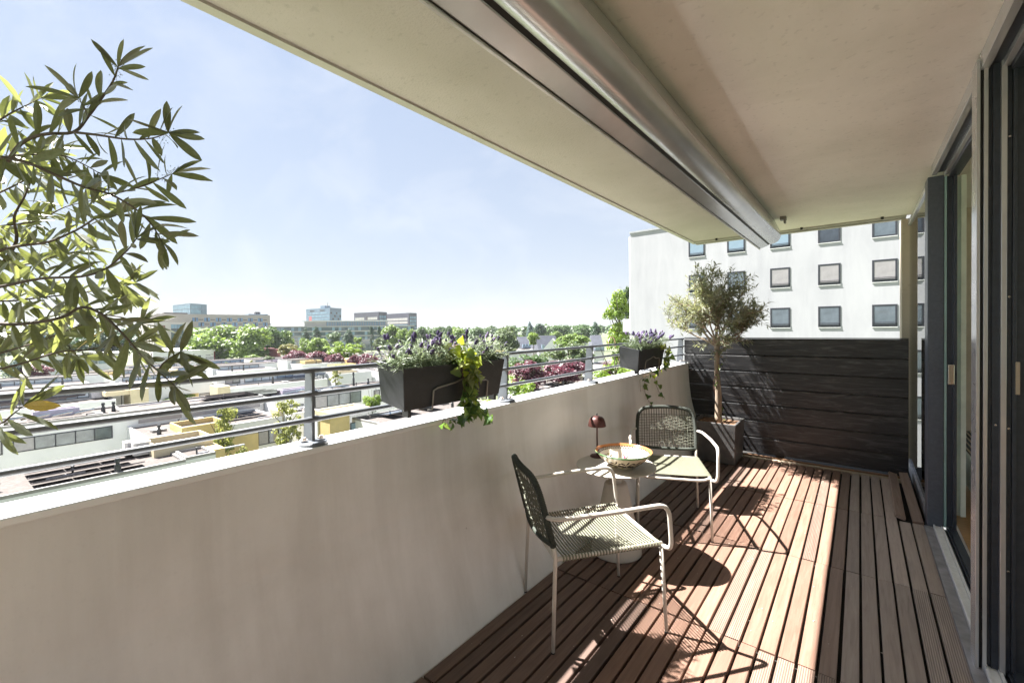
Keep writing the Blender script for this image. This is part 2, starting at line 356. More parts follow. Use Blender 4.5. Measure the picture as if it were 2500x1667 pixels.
# floor slab, ceiling
struct(obj('balcony_slab', B(-1.62, FX + .02, -2.5, 6.1, -.30, -.034), M['slab']))
ce = struct(obj('ceiling', B(-1.715, 5.0, -3.0, 6.02, 2.55, 2.85), M['ceiling']))
rim = MB(); rim.box(-1.745, -1.70, -3.0, 6.10, 2.538, 2.86)                     # drip edge along the outer side
obj('ceiling_edge', rim, M['edge'], ce)
rim = MB(); rim.box(-1.70, .37, 6.045, 6.10, 2.520, 2.86); rim.box(-1.70, .37, 5.985, 6.022, 2.532, 2.5495)
obj('ceiling_edge', rim, M['edge'], ce)
gro = MB(); gro.box(-1.69, .36, 6.022, 6.045, 2.541, 2.86); obj('drip_groove', gro, M['gap'], ce)
for x, y in ((-1.42, 5.95), (.18, 5.94), (-.52, 5.95)):
    obj('drain_spout', MB().lathe([(.012, 0), (.014, .03), (.006, .03)], 10, close=True), M['gap'], ce, loc=(x, y, 2.524))
# front pillar at the far end
pl = MB(); pl.box(.335, .43, 6.04, 6.30, -.3, 2.52)
tag(obj('pillar', pl, mat_stucco('pillar_render', (.55, .47, .37), (.42, .36, .27), 90, .6), bevel=.004), 'rough beige pillar at the far end of the balcony behind the black fence', 'pillar')

# parapet: vertical outside, inner face curves in towards the deck
par = thing('parapet_wall', 'long pale plastered balcony wall with a curved inner face and white top', 'wall')
prof = [(-1.745, -.3), (-1.38, -.3), (-1.405, -.12), (-1.440, 0), (-1.478, .15), (-1.512, .27), (-1.545, .39), (-1.574, .5), (-1.596, .61), (-1.612, .76), (-1.620, .9), (-1.622, .985), (-1.745, .985)]
pw = MB(); pw.prism(prof, -2.6, 5.44, 'y')
pm = obj('wall', pw, M['parapet'], par)
cp = MB(); cp.box(-1.768, -1.610, -2.6, 5.43, .985, 1.006); obj('coping', cp, M['coping'], par, bevel=.004)

# ------------------------------------------------------------------ deck
rng = random.Random(5)
deck = struct(obj('deck_base', B(-1.44, .36, -1.0, 5.36, -.033, -.024), M['slab']))
rows = [(-.90, .13), (.135, 1.165), (1.17, 2.188), (2.194, 3.205), (3.211, 4.262), (4.268, 5.345)]
NB, X0D = 25, -1.440; PIT = (.362 - X0D) / NB
bm_cache = {}
def board_mesh(L_, rib, wv, tone=''):
    key = (round(L_, 3), rib, wv, tone)
    if key not in bm_cache:
        W2 = [.0302, .0310, .0297][wv]; c = .0022
        pr = [(-W2, -.02), (W2, -.02), (W2, -c), (W2 - c, 0), (-W2 + c, 0), (-W2, -c)]
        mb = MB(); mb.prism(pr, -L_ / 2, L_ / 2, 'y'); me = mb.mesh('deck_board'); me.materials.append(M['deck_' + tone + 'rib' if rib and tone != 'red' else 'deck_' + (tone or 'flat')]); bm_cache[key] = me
    return bm_cache[key]
for ri, (a, b) in enumerate(rows):
    for i in range(NB):
        if ri == 5 and i >= 23: continue
        tile = i // 6; rib = ((tile * 3 + ri * 5 + (ri == 2 and tile == 2) * 1) % 4) in (1, 2)
        if ri == 2: rib = not (9 <= i <= 14) if i > 8 else False
        if ri == 1: rib = i > 6
        if ri == 3: rib = i in (12, 13) or i > 22
        if ri >= 4: rib = i % 9 == 7
        x = X0D + PIT * (i + .5) + rng.uniform(-.0012, .0012)
        o = obj('deck_board', board_mesh(b - a - .003, rib, rng.randrange(3), 'red' if i < 6 + rng.randrange(4) and not rib else 'grey' if i > 18 else 'mid' if i > 17 else ''), None, deck, loc=(x, (a + b) / 2 + rng.uniform(-.004, .004), rng.uniform(-.0022, .0012)))  # board colour follows the shade: darker by the parapet, paler at the right
        o.rotation_euler = (rng.uniform(-.0015, .0015), rng.uniform(-.012, .012), rng.uniform(-.0016, .0016))
strip = MB(); strip.box(-1.44, .36, 5.352, 5.40, -.03, .004); obj('edge_batten', strip, mat_plain('edge_batten', (.46, .37, .27), .7), deck)
strip = MB(); strip.box(-1.44, .36, 5.402, 5.424, -.03, .020); obj('edge_batten', strip, mat_plain('edge_batten_b', (.20, .11, .06), .7), deck)
for (x, ry, rx, lab) in ((.236, .30, .055, 'loose greyish deck board twisted up on edge in the far right corner'), (.318, -.10, .085, 'loose brown deck board leaning on the glass in the far right corner')):
    o = obj('loose_board', board_mesh(1.02, False, 0, 'mid'), None, loc=(x, 4.81, .045)); o.rotation_euler = (rx, ry, .015)
    tag(o, lab, 'board')
# crumbs and leaf bits on the deck
cb = MB(); rr = random.Random(3)
for i in range(150):
    x, y, s_ = rr.uniform(-1.4, .3), rr.uniform(1.2, 5.3), rr.uniform(.0012, .0035)
    cb.add([(x - s_, y, .0035), (x, y - s_ * 1.4, .0035), (x + s_, y + s_ * .3, .004 + s_ * .5), (x, y + s_, .004)], [(0, 1, 2, 3)])
stuff(obj('crumbs', cb, mat_plain('crumbs_pale', (.5, .45, .38), .8)))

# ------------------------------------------------------------------ black board fence at the far end
fe = thing('board_fence', 'black stained horizontal board fence closing the far end of the balcony', 'fence', (0, 5.45, 0))
nb = 7; z0, z1 = .035, 1.30; bh = (z1 - z0) / nb
def wall_x(z):
    for (xa, za), (xb, zb) in zip(prof[1:-1], prof[2:]):
        if za <= z <= zb: return xa + (xb - xa) * (z - za) / max(1e-6, zb - za)
    return -1.622
for i in range(nb):
    za = z0 + i * bh; zb = za + bh - .0025
    mb = MB()
    for (ya, a_, b_) in ((-.008, za + .004, zb), (.0, za, za + .0038)):     # each board: proud face with a chamfered top that catches the sun, and a set back lip under it
        if a_ > 1.0: xl = [(-1.668, a_), (-1.668, b_)]
        elif b_ > 1.012: xl = [(wall_x(a_) - .012, a_), (-1.634, .99), (-1.634, 1.012), (-1.668, 1.012), (-1.668, b_)]
        else: xl = [(wall_x(z) - .012, z) for z in np.linspace(a_, b_, 5)]
        prf = xl + [(.352, b_), (.352, a_)]; m = len(prf); cz = .015 if ya < 0 else .001
        rings = [(x, ya, z - (cz if z > b_ - 1e-6 else 0)) for x, z in prf] + [(x, ya if z < b_ - 1e-6 else .001, z) for x, z in prf] + [(x, .022, z) for x, z in prf]
        mb.add(rings, [tuple(range(m)), tuple(range(2 * m, 3 * m))[::-1]] + [(q * m + k, q * m + m + k, q * m + m + (k + 1) % m, q * m + (k + 1) % m) for k in range(m) for q in (0, 1)])
    o = obj('board', mb, M['fence'], fe)
for xa, xb, zz in ((-1.60, -1.53, 1.02), (-.72, -.64, 0), (.27, .345, 0)): obj('post', B(xa, xb, .0305, .08, zz, 1.28), M['fence'], fe)
obj('backing', B(-1.40, .34, .0235, .0295, .05, 1.29), M['gap'], fe); obj('backing', B(-1.66, -1.402, .0235, .0295, 1.02, 1.29), M['gap'], fe)
tp = MB(); tp.box(-1.668, .352, -.006, .03, 1.3005, 1.309); obj('top_trim', tp, M['fence'], fe)

# ------------------------------------------------------------------ railing on the wall
ra = thing('railing', 'dark grey three bar metal railing standing on the white wall top', 'railing', (-1.66, 0, 1.006))
for z in (1.295, 1.203, 1.104):
    mb = MB(); mb.tube([(-.008, -2.5, z - 1.006), (-.008, 2.0, z - 1.006), (-.008, 5.42, z - 1.006)], .0098, 12); obj('rail', mb, M['rail'], ra, smooth=True)
POSTS = (-.36, .838, 2.03, 3.10, 4.24, 5.36)
for y in POSTS:
    mb = MB(); W_ = .066
    mb.prism([(-.075, .006), (-.004, .006), (.004, .285), (-.05, .285)], y - .0055, y + .0055, 'y')
    for z in (.289, .197, .098):                                       # welded collars
        mb.tube([(-.008, y - .035, z), (-.008, y - .012, z), (-.008, y + .012, z), (-.008, y + .035, z)], [.0099, .0125, .0125, .0099], 10)
    p = obj('post', mb, M['rail'], ra)
    mb = MB(); mb.lathe([(.0, -.001), (.053, -.001), (.055, .003), (.055, .011), (.05, .014), (.0, .014)], 28, (-.012, y, 0)); obj('base_plate', mb, M['rail'], p, smooth=False)
    for dx in (-.028, .028):
        mb = MB(); mb.lathe([(.0, 0), (.015, 0), (.015, .003), (.009, .003), (.008, .011), (0, .012)], 6, (-.012 + dx * .3, y + dx * 1.1, .020)); obj('bolt', mb, M['bolt'], p)

# ------------------------------------------------------------------ awning cassette under the ceiling
aw = thing('awning_cassette', 'long silver grey awning cassette fixed under the ceiling', 'awning', (0, 0, 0))
YA, YB = -2.4, 5.32
body = [(-.742, 2.300)] + [(-.728 + .084 * sin(a) , 2.386 - .086 * cos(a)) for a in np.linspace(.1, 2.2, 16)] + [(-.70, 2.545), (-.80, 2.545), (-.815, 2.33)]
bo_ = obj('body', MB().prism(body[::-1], YA, YB), M['awning'], aw, smooth=True); m_ = bo_.modifiers.new('es', 'EDGE_SPLIT'); m_.split_angle = radians(32)
fas = [(-.830, 2.262), (-.757, 2.288), (-.757, 2.300), (-.822, 2.325), (-.868, 2.40), (-.874, 2.395), (-.845, 2.30)]
obj('front_bar', MB().prism(fas[::-1], YA, YB), M['awning'], aw, bevel=.003)
lip = [(-.842, 2.250), (-.834, 2.252), (-.834, 2.259), (-.868, 2.35), (-.874, 2.348)]
obj('lip', MB().prism(lip[::-1], YA, YB), mat_plain('awning_lip', (.62, .61, .60), .35, .6), aw)
obj('gap_seal', MB().prism([(-.759, 2.291), (-.740, 2.3035), (-.745, 2.33), (-.80, 2.33)][::-1], YA, YB - .005), M['gap'], aw)
obj('gap_seal', MB().prism([(-.836, 2.262), (-.829, 2.266), (-.85, 2.33), (-.862, 2.33)][::-1], YA, YB - .005), M['gap'], aw)
obj('end_cap', MB().prism([(-.838, 2.266), (-.74, 2.303), (-.668, 2.335), (-.65, 2.42), (-.70, 2.54), (-.80, 2.54), (-.87, 2.40)][::-1], YB - .001, YB + .012), M['awning'], aw, bevel=.006)
for y in (5.24,):
    mb = MB(); mb.box(-.64, -.585, y - .035, y + .035, 2.515, 2.5495); mb.tube([(-.60, y, 2.52), (-.60, y, 2.49), (-.59, y, 2.485)], .012, 8); obj('mounting_bracket', mb, M['bracket'], aw, bevel=.003)

# ------------------------------------------------------------------ glass front with sliding doors
fa = thing('glazed_facade', 'dark framed glass front with sliding doors along the right of the balcony', 'window wall', (FX, 0, 0))
def fbox(name, x0, x1, y0, y1, z0, z1, m, bevel=.0015, parent=None): return obj(name, B(x0 - FX, x1 - FX, y0, y1, z0, z1), m, parent or fa, bevel=bevel)
# posts and header, far part (Y 2.6 .. 4.24)
fbox('column', .372, .455, 4.24, 4.40, -.03, 2.47, M['navy_post'], .003)
fbox('glass_edge', .4565, .470, 4.245, 4.40, .02, 2.46, M['teal_edge'], .001)
fbox('door_post', .4715, .516, 4.25, 4.33, .02, 2.46, M['navy'], .002)
for (ya, yb, dx) in ((2.70, 4.24, .0), (-2.4, 2.62, -.006)):
    fbox('header', .392 + dx, .418 + dx, ya, yb, 2.478, 2.549, M['taupe_trim'])
    fbox('header', .4195 + dx, .452 + dx, ya, yb, 2.492, 2.549, M['navy'])
    fbox('header', .4535 + dx, .476 + dx, ya, yb, 2.470, 2.549, M['taupe_trim'])
    fbox('header', .4775 + dx, .53 + dx, ya, yb, 2.452, 2.549, M['navy'])
# jamb at Y 2.6 seen face on: a stack of profiles
for (xa, xb, ya, m) in ((.374, .3845, 2.60, M['taupe_trim']), (.3855, .3935, 2.612, M['gap']), (.3945, .407, 2.60, M['taupe_trim']), (.408, .4215, 2.625, M['navy']), (.4215, .4425, 2.616, M['navy']), (.443, .459, 2.60, M['taupe_trim']), (.4595, .476, 2.622, M['navy']), (.4765, .488, 2.612, M['navy']), (.4885, .530, 2.630, M['navy'])):
    fbox('jamb', xa, xb, ya, 2.70, -.02, 2.52, m, .001)
for x, z in ((.4675, 2.19), (.4675, 1.55), (.4675, 1.02), (.432, 1.03), (.4675, .44)):
    obj('screw', MB().lathe([(0, 0), (.0035, 0), (.0045, .002), (.003, .003)], 10), M['steel'], fa, mtx=Matrix.Translation((x - FX, 2.6155, z)) @ Matrix.Rotation(pi / 2, 4, 'X'))
obj('strike_plate', B(.484 - FX, .496 - FX, 2.606, 2.612, 1.16, 1.29), M['steel'], fa)
# sill: flashing, white track, dark inner track
fbox('flashing', .356, .400, -1.0, 4.235, -.03, .012, M['gal'], .002)
for (xa, xb, z) in ((.402, .4115, .030), (.413, .440, .022), (.4415, .4530, .026)): fbox('sill_track', xa, xb, -1.0, 4.235, -.03, z, M['alu_sill'], .0015)
for (xa, xb, z) in ((.4545, .4655, .010), (.467, .476, .028), (.4775, .516, .034)): fbox('sill_track', xa, xb, -1.0, 4.235, -.03, z, M['navy'], .0015)
# sliding leaf between jamb and column, with a steel handle
lf = fbox('sliding_door', .498, .514, 4.19, 4.235, .036, 2.45, M['navy'], .002)
fbox('pane', .505, .508, 4.236, 5.75, .086, 2.45, M['glass'], 0, lf)
hd = MB(); hd.box(.466 - FX, .4975 - FX, 4.150, 4.185, 1.03, 1.165); obj('handle', hd, M['steel'], lf, bevel=.003)
# far fixed pane between column and pillar
fx_ = fbox('fixed_pane', .396, .400, 4.405, 6.03, .06, 2.44, M['glass'], 0)
fbox('pane_rail', .384, .412, 4.405, 6.03, 2.44, 2.49, M['taupe_trim'], .002, fx_)
fbox('pane_rail', .380, .412, 4.405, 6.03, -.03, .058, M['gal'], .002, fx_)
# room behind
rm = struct(obj('room_floor', B(.53, 5.0, -3.0, 6.02, -.05, .03), M['int_floor']))
rw = MB(); rw.box(.53, 5.0, 6.021, 6.2, .03, 2.55); rw.box(.53, 5.0, -3.2, -3.0, .03, 2.55); rw.box(4.9, 5.0, -3.0, 6.02, .03, .4)  # unseen far side left open above a low wall to let daylight in
struct(obj('room_wall', rw, M['int_wall']))
st_ = MB(); st_.box(.412, .529, 4.41, 6.03, .0, .02); struct(obj('room_sill', st_, M['int_floor']))
cu = MB()
cvs = []
for k in range(30):
    t = k / 29; cvs.append((.565 + .03 * sin(k * 1.9), 4.45 + .32 * t))
for (a, b), (c, d) in zip(cvs[:-1], cvs[1:]): cu.add([(a, b, .05), (c, d, .05), (c, d, 2.5), (a, b, 2.5)], [(0, 1, 2, 3)])
tag(obj('curtain', cu, M['curtain'], smooth=True), 'pale greenish curtain hanging inside beside the dark column', 'curtain')
cv = thing('convector', 'low white convector heater with dark top grille inside the glass front', 'radiator', (.735, 4.95, .03))
obj('casing', B(-.10, .20, -.42, .78, .17, .42), M['conv'], cv, bevel=.004)
for i in range(9):
    obj('grille_bar', B(-.085 + i * .031, -.073 + i * .031, -.41, .77, .4225, .43), M['steel'], cv)
obj('grille_base', B(-.09, .19, -.415, .775, .4205, .4222), M['gap'], cv)
obj('foot', B(-.02, .12, -.3, -.25, 0, .17), M['conv'], cv); obj('foot', B(-.02, .12, .6, .65, 0, .17), M['conv'], cv)

# ================================================================== WHITE APARTMENT BLOCK ACROSS
YW = 35.0
wb = thing('apartment_block', 'tall white rendered apartment block with small square dark framed windows behind the fence', 'building', (-15.1, YW, GZ))
obj('wall', B(0, 44, 0, 14, 0, 9.23 - GZ), M['wb'], wb)
obj('roof_edge', B(-.06, 44.06, -.06, 14.06, 9.23 - GZ + .002, 9.23 - GZ + .14), mat_plain('roof_edge_grey', (.35, .36, .38), .5), wb)
def win_mesh(kind):
    fr = MB(); w_, h_ = 1.18, 1.36; t = .10
    fr.box(-w_ / 2, w_ / 2, -.02, .01, 0, t); fr.box(-w_ / 2, w_ / 2, -.02, .01, h_ - t, h_)
    fr.box(-w_ / 2, -w_ / 2 + t, -.02, .01, t, h_ - t); fr.box(w_ / 2 - t, w_ / 2, -.02, .01, t, h_ - t)
    f = fr.mesh('window'); f.materials.append(M['wb_frame'])
    g = MB(); g.box(-w_ / 2 + t, w_ / 2 - t, -.012, -.002, t, h_ - t); g = g.mesh('pane'); g.materials.append(kind)
    return f, g
wf, pg1 = win_mesh(M['pane_sky']); _, pg2 = win_mesh(M['pane_teal']); _, pg3 = win_mesh(M['pane_blind']); _, pg4 = win_mesh(M['pane_dark'])
br_ = MB()
for z in (.10, .175, .25): br_.box(-.54, .54, -.045, -.025, z, z + .03)
brm = br_.mesh('guard_bar'); brm.materials.append(M['wb_frame'])
sl_ = MB(); sl_.box(-.60, .60, -.04, .01, -.035, -.002); slm = sl_.mesh('sill'); slm.materials.append(M['sill_white'])
kinds = {(0, 0): pg1, (1, 0): pg1, (2, 0): pg1, (3, 0): pg4, (4, 0): pg2, (0, 1): pg2, (1, 1): pg2, (2, 1): pg3, (3, 1): pg3, (4, 1): pg3, (2, 2): pg2, (3, 2): pg2, (4, 2): pg2}
for c in range(9):
    for r in range(5):
        if c == 0 and r > 2: continue
        z = 6.72 - 2.74 * r; x = -9.77 + 2.735 * c + 15.1
        p = obj('window', wf, None, wb, loc=(x, -.002, z - GZ))
        obj('pane', kinds.get((c, r), pg2), None, p); obj('sill', slm, None, p)
        if not (r == 0 and c > 2): obj('guard_bar', brm, None, p)
dp = MB(); dp.tube([(-.12, .2, 10), (-.12, .2, 22)], .07, 8); dp.box(-.9, 0, .4, 3, 11.2, 11.35); dp.box(-.9, -.85, .4, 3, 11.35, 12.3); dp.box(-.9, 0, .4, 3, 14.0, 14.15); dp.box(-.9, -.85, .4, 3, 14.15, 15.1)
obj('side_balcony', dp, M['white_wall'], wb)

# ================================================================== TOWN BELOW
struct(obj('ground', B(-1500, 900, -900, 1600, GZ - .5, GZ), M['ground']))

def hwin(parent, x, y0, y1, z0, z1, n=3, pane='win_dark', frame='wb_frame', axis='x', t=.07):
    """ribbon window on a +X face (axis x) or a -Y face (axis y)"""
    d = .06; fr = MB()
    def bx(mb, a, b, za, zb, o, i):
        if axis == 'x': mb.box(x - i, x + o, a, b, za, zb)
        else: mb.box(a, b, x - o, x + i, za, zb)
    bx(fr, y0, y1, z0, z0 + t, d, .01); bx(fr, y0, y1, z1 - t, z1, d, .01)
    for k in range(n + 1):
        c = y0 + (y1 - y0) * k / n; a = min(max(c - t / 2, y0), y1 - t); bx(fr, a, a + t, z0 + t, z1 - t, d, .01)
    f = obj('window', fr, M[frame], parent)
    for k in range(n):
        a = y0 + (y1 - y0) * k / n; b = y0 + (y1 - y0) * (k + 1) / n
        g = MB(); bx(g, a + t * .5 + .001, b - t * .5 - .001, z0 + t, z1 - t, .02, .005)
        obj('pane', g, M[pane if (k % 3) else ('pane_blind' if pane == 'win_dark' and k % 2 == 0 else pane)], f)
    return f
def block(parent, x0, x1, y0, y1, z, z0=GZ, wall='white_wall', roof='gravel', rim=.16, low=.18, rimmat=None):
    obj('wall', B(x0, x1, y0, y1, z0, z - low), M[wall], parent)
    obj('roof', B(x0 + rim, x1 - rim, y0 + rim, y1 - rim, z - low + .001, z - low + .03), M[roof], parent)
    rmb = MB(); rmb.box(x0, x1, y0, y0 + rim, z - low, z); rmb.box(x0, x1, y1 - rim, y1, z - low, z); rmb.box(x0, x0 + rim, y0 + rim, y1 - rim, z - low, z); rmb.box(x1 - rim, x1, y0 + rim, y1 - rim, z - low, z)
    obj('parapet', rmb, M[rimmat or wall], parent)
def vent(parent, x, y, z, h=.8):
    obj('vent_pipe', MB().lathe([(0, 0), (.16, 0), (.14, h * .55), (.09, h * .6), (.09, h * .75), (.14, h * .78), (.11, h), (0, h)], 10, (x, y, z)), M['vent'], parent)
def tray(parent, x0, x1, y0, y1, z, h, m, inner='gravel'):
    mb = MB(); t = .12
    mb.box(x0, x1, y0, y0 + t, z, z + h); mb.box(x0, x1, y1 - t, y1, z, z + h); mb.box(x0, x0 + t, y0 + t, y1 - t, z, z + h); mb.box(x1 - t, x1, y0 + t, y1 - t, z, z + h)
    f = obj('roof_box', mb, M[m], parent); obj('cover', B(x0 + t, x1 - t, y0 + t, y1 - t, z + .01, z + h * .55), M[inner], f)
pan_cache = {}
def solar(parent, x, y0, y1, z, m='solar_grey', w_=1.0, pw=1.65, tilt=12):
    """a row of panels, each panel a part; they lean towards -Y/-X"""
    n = max(1, round((y1 - y0) / pw)); l_ = (y1 - y0) / n
    key = (m, w_, round(l_, 2))
    if key not in pan_cache:
        mb = MB(); mb.box(-w_ / 2, w_ / 2, -l_ / 2 + .02, l_ / 2 - .02, 0, .05); me = mb.mesh('solar_panel'); me.materials.append(M[m]); pan_cache[key] = me
    for k in range(n):
        o = obj('solar_panel', pan_cache[key], None, parent, loc=(x, y0 + (k + .5) * l_, z + .22)); o.rotation_euler = (0, radians(-tilt), 0)
def acunit(parent, x, y, z):
    o = obj('air_conditioner', B(x - .35, x + .35, y - .45, y + .45, z + .1, z + .95), M['ac'], parent, bevel=.03)
    obj('fan_grille', B(x + .3505, x + .36, y - .3, y + .3, z + .2, z + .85), mat_plain('fan_grille', (.4, .4, .4), .6), o)

def house(label, group=None): return thing('flat_roofed_house', label, 'house', (0, 0, 0), 0, group)

# --- nearest row
h = house('nearest white house with rows of grey solar panels just beyond the wall at left')
block(h, -38.4, -32.6, -16, 8.35, -6.4, rimmat='rim')
for i, x in enumerate((-33.75, -35.1, -36.5)):
    solar(h, x, 2.0 - i * .05, 6.55 - (i == 1) * .4, -6.58, tilt=14, w_=.95); solar(h, x, -8.5, .75, -6.58, tilt=14, w_=.95)
vent(h, -32.95, 5.25, -6.4, .75)
acunit(h, -36.6, 7.0, -6.56); acunit(h, -37.3, 6.7, -6.56)
tray(h, -37.9, -35.2, 7.35, 10.6, -6.9, 1.15, 'cream'); obj('yellow_wall', B(-37.9, -33.4, 10.0, 10.75, GZ, -6.35), M['yellow'], h)
block(h, -35.0, -32.6, 8.36, 9.95, -6.3, wall='white_wall', rimmat='rim')
hwin(h, -35.2, 9.1, 9.9, -7.9, -6.5, 1)
h = house('white house end with yellow stair wall and blue solar panel below the first planter')
block(h, -36.8, -32.4, 22.2, 36, -6.65, rimmat='rim')
obj('white_wall', B(-40.2, -38.2, 19.6, 20.0, GZ, -6.2), M['white_wall'], h); obj('yellow_wall', B(-38.6, -36.2, 19.7, 21.6, GZ, -5.95), M['yellow'], h)
tray(h, -38.8, -36.0, 19.6, 23.6, -6.15, .4, 'cream', 'int_white'); hwin(h, -36.3, 21.7, 22.6, -8.9, -7.0, 1, 'pane_sky')
solar(h, -34.8, 24.2, 27.6, -6.7, 'solar_blue', 2.2, 1.7, 9); solar(h, -34.6, 28.6, 30.4, -6.7, 'solar_blue', 2.2, 1.7, 9)
vent(h, -33.2, 31.5, -6.7)
h = house('gravel roofed house with skylight grids seen below the rail between the planters')
block(h, -37, -29.4, 44.5, 62, -6.55, rimmat='rim')
for i, x in enumerate((-31.4, -32.9, -34.6)):
    for k in range(6): tray(h, x - .5, x + .3, 49.6 + k * .95 + i * .3, 50.4 + k * .95 + i * .3, -6.73, .25, 'solar_grey', 'gap')
vent(h, -30.2, 48.4, -6.7, 1.2); vent(h, -30.0, 55.4, -6.7, 1.1); vent(h, -36.2, 53, -6.7, 1.5)
tray(h, -35.6, -33.8, 54.0, 60, -6.7, .5, 'cream', 'int_white'); hwin(h, -29.4, 45.2, 46.2, -9, -7.4, 1)
# --- second row
h = house('white house with a long dark framed ribbon window behind the lowest rail at far left')
block(h, -56, -51, -14, 8.7, -5.55, rimmat='rim')
hwin(h, -51, 2.1, 7.85, -7.7, -6.62, 5); hwin(h, -51, -9, 1.6, -7.7, -6.62, 7)
tray(h, -55.4, -54.2, 3.4, 6.2, -5.7, .62, 'lilac'); vent(h, -53.2, 7.6, -5.7, .9); vent(h, -53.2, 8.3, -5.7, .9)
for k in range(4):
    o = obj('skylight', B(-.55, .55, -.62, .62, 0, .08), M['pane_sky'], h, loc=(-52.4, 2.3 + k * 1.32, -5.35)); o.rotation_euler = (radians(10), radians(-16), 0)
h = house('white house with brown gravel roof, one roof vent and yellow front behind the young tree')
block(h, -51, -44.2, 8.8, 19.2, -6.9)
block(h, -56, -51.01, 8.7, 20.2, -5.55, rimmat='rim')
vent(h, -45.6, 9.9, -7.06, .85); solar(h, -49.6, 14.8, 18.6, -7.0, 'solar_blue', .9, 1.3, 10); solar(h, -48.3, 14.9, 18.7, -7.0, 'solar_blue', .9, 1.3, 10); solar(h, -47.0, 15.1, 18.8, -7.0, 'solar_blue', .9, 1.3, 10)
tray(h, -47.2, -43.8, 11.0, 14.3, -7.4, .95, 'yellow'); obj('yellow_wall', B(-44.199, -43.95, 14.3, 16.9, -10.2, -8.05), M['yellow'], h); obj('yellow_wall', B(-46.8, -43.85, 11.05, 14.25, GZ, -7.41), M['yellow'], h)
hwin(h, -44.2, 16.95, 18.85, -9.3, -8.0, 2)
for k in range(3): obj('window_band', B(-51.0, -50.93, 9.6 + k * 3.5, 12.8 + k * 3.5, -6.75, -6.15), M['pane_blind'], h)
for i, x in enumerate((-55.2, -54.3, -53.4, -52.5)): solar(h, x, 16.0 - i * .4, 22.0 + i * .5, -5.72, 'solar_grey', .85, 1.5, 10)
h = house('white house with wide ribbon window and wavy skylights right of the railing post')
block(h, -53.5, -48.6, 20.3, 36, -5.75, rimmat='rim')
hwin(h, -48.6, 24.7, 30.6, -7.5, -6.1, 4); hwin(h, -48.6, 32.4, 33.3, -7.1, -6.3, 1); hwin(h, -48.6, 20.5, 23.4, -7.7, -6.7, 3)
obj('terrace_band', B(-48.59, -47.6, 23.5, 32, GZ, -8.6), M['gal'], h)
block(h, -45.6, -42.6, 19.4, 22.0, -6.5); hwin(h, -42.6, 20.5, 21.1, -9.2, -7.8, 1); obj('cream_box', B(-46.2, -44.4, 18.9, 20.2, GZ, -6.35), M['cream'], h)
tray(h, -52.8, -51.4, 22.4, 26.2, -5.9, .6, 'lilac'); vent(h, -52.2, 31.8, -5.9, 1.8); vent(h, -51.6, 33.6, -5.9, .8)
for k in range(4):
    o = obj('skylight', B(-.7, .7, -.95, .95, 0, .1), M['pane_sky'], h, loc=(-49.9, 22.5 + k * 2.0, -5.55)); o.rotation_euler = (radians(7 * (-1) ** k), radians(-14), 0)
solar(h, -51.9, 33.0, 40.5, -5.85, 'solar_blue', 1.1, 1.6, 9); acunit(h, -50.6, 38.6, -5.85)
# --- third row
h = house('white house with rack of black roof panels behind the middle rail at left')
block(h, -76, -71.5, -8, 11.4, -6.7); block(h, -82, -76.01, -12, 12.6, -5.35, rimmat='rim')
hwin(h, -76, 1.0, 9.6, -6.65, -5.72, 8, 'pane_sky')
for i in range(4): solar(h, -75.4 + i * .95, 1.6 + i * .2, 9.2 - i * .9, -6.4, 'solar_grey', .55, 1.5, 25)
obj('grey_cabinet', B(-75.8, -75.0, 9.7, 10.6, -6.7, -5.5), M['gal'], h)
tray(h, -75.6, -72.6, 10.6, 13.6, -6.4, .55, 'cream')
h = house('yellow walled house with orange flat roof behind the middle rail at left')
block(h, -83, -76, 12.7, 23, -5.7, roof='orange_roof'); obj('yellow_wall', B(-75.99, -72.2, 12.9, 14.7, GZ, -5.75), M['cream'], h)
hwin(h, -76, 18.5, 19.9, -9.2, -7.6, 1); hwin(h, -76, 21.3, 22.6, -9.2, -7.6, 1); obj('yellow_wall', B(-76, -75.9, 20, 21.2, -9.3, -7.5), M['yellow'], h); vent(h, -77.2, 13.4, -5.85, 1)
h = house('white house with slanted blue solar rows and tall roof pipe between the upper rails')
block(h, -74.5, -69.6, 23.2, 37.6, -6.6); block(h, -80.5, -74.51, 23.1, 40, -5.5, rimmat='rim'); hwin(h, -74.5, 24.2, 26.2, -6.5, -5.8, 2); hwin(h, -74.5, 26.8, 34.2, -6.5, -5.8, 6, 'pane_sky')
for i in range(4): solar(h, -74.0 + i * 1.0, 31.5 + i * .5, 39.5 - i * .6, -6.35, 'solar_blue', .7, 1.5, 14)
vent(h, -71.2, 29.6, -6.75, 1.8); vent(h, -70.2, 37.2, -6.75, .7); hwin(h, -69.6, 31.8, 33.2, -8.9, -8.3, 1)
obj('cream_box', B(-72.5, -69.4, 21.6, 23.15, GZ, -6.2), M['cream'], h)
h = house('house with two stacked yellow roof boxes left of the railing post top')
block(h, -79, -71, 40.1, 47, -6.2); tray(h, -75.8, -73.2, 41.0, 45.2, -5.6, .8, 'yellow', 'int_white'); tray(h, -74.5, -71.8, 41.2, 44.4, -6.4, .55, 'cream', 'int_white')
h = house('white house with olive yellow front and dark window pair right of the railing post')
block(h, -77, -68, 47.2, 56.5, -6.3); hwin(h, -68, 50.6, 53.8, -9.3, -7.6, 2); obj('yellow_wall', B(-67.99, -67.9, 48.8, 50.5, -9.4, -7.5), M['yellow'], h)
obj('yellow_wall', B(-72, -66.8, 56.6, 60.0, GZ, -5.9), M['yellow'], h); hwin(h, -66.8, 62.2, 63, -9, -7.8, 1); obj('white_wall', B(-72, -66.8, 60.01, 64.5, GZ, -5.9), M['white_wall'], h)
h = house('white house with tall cream cube beside the left end of the first planter')
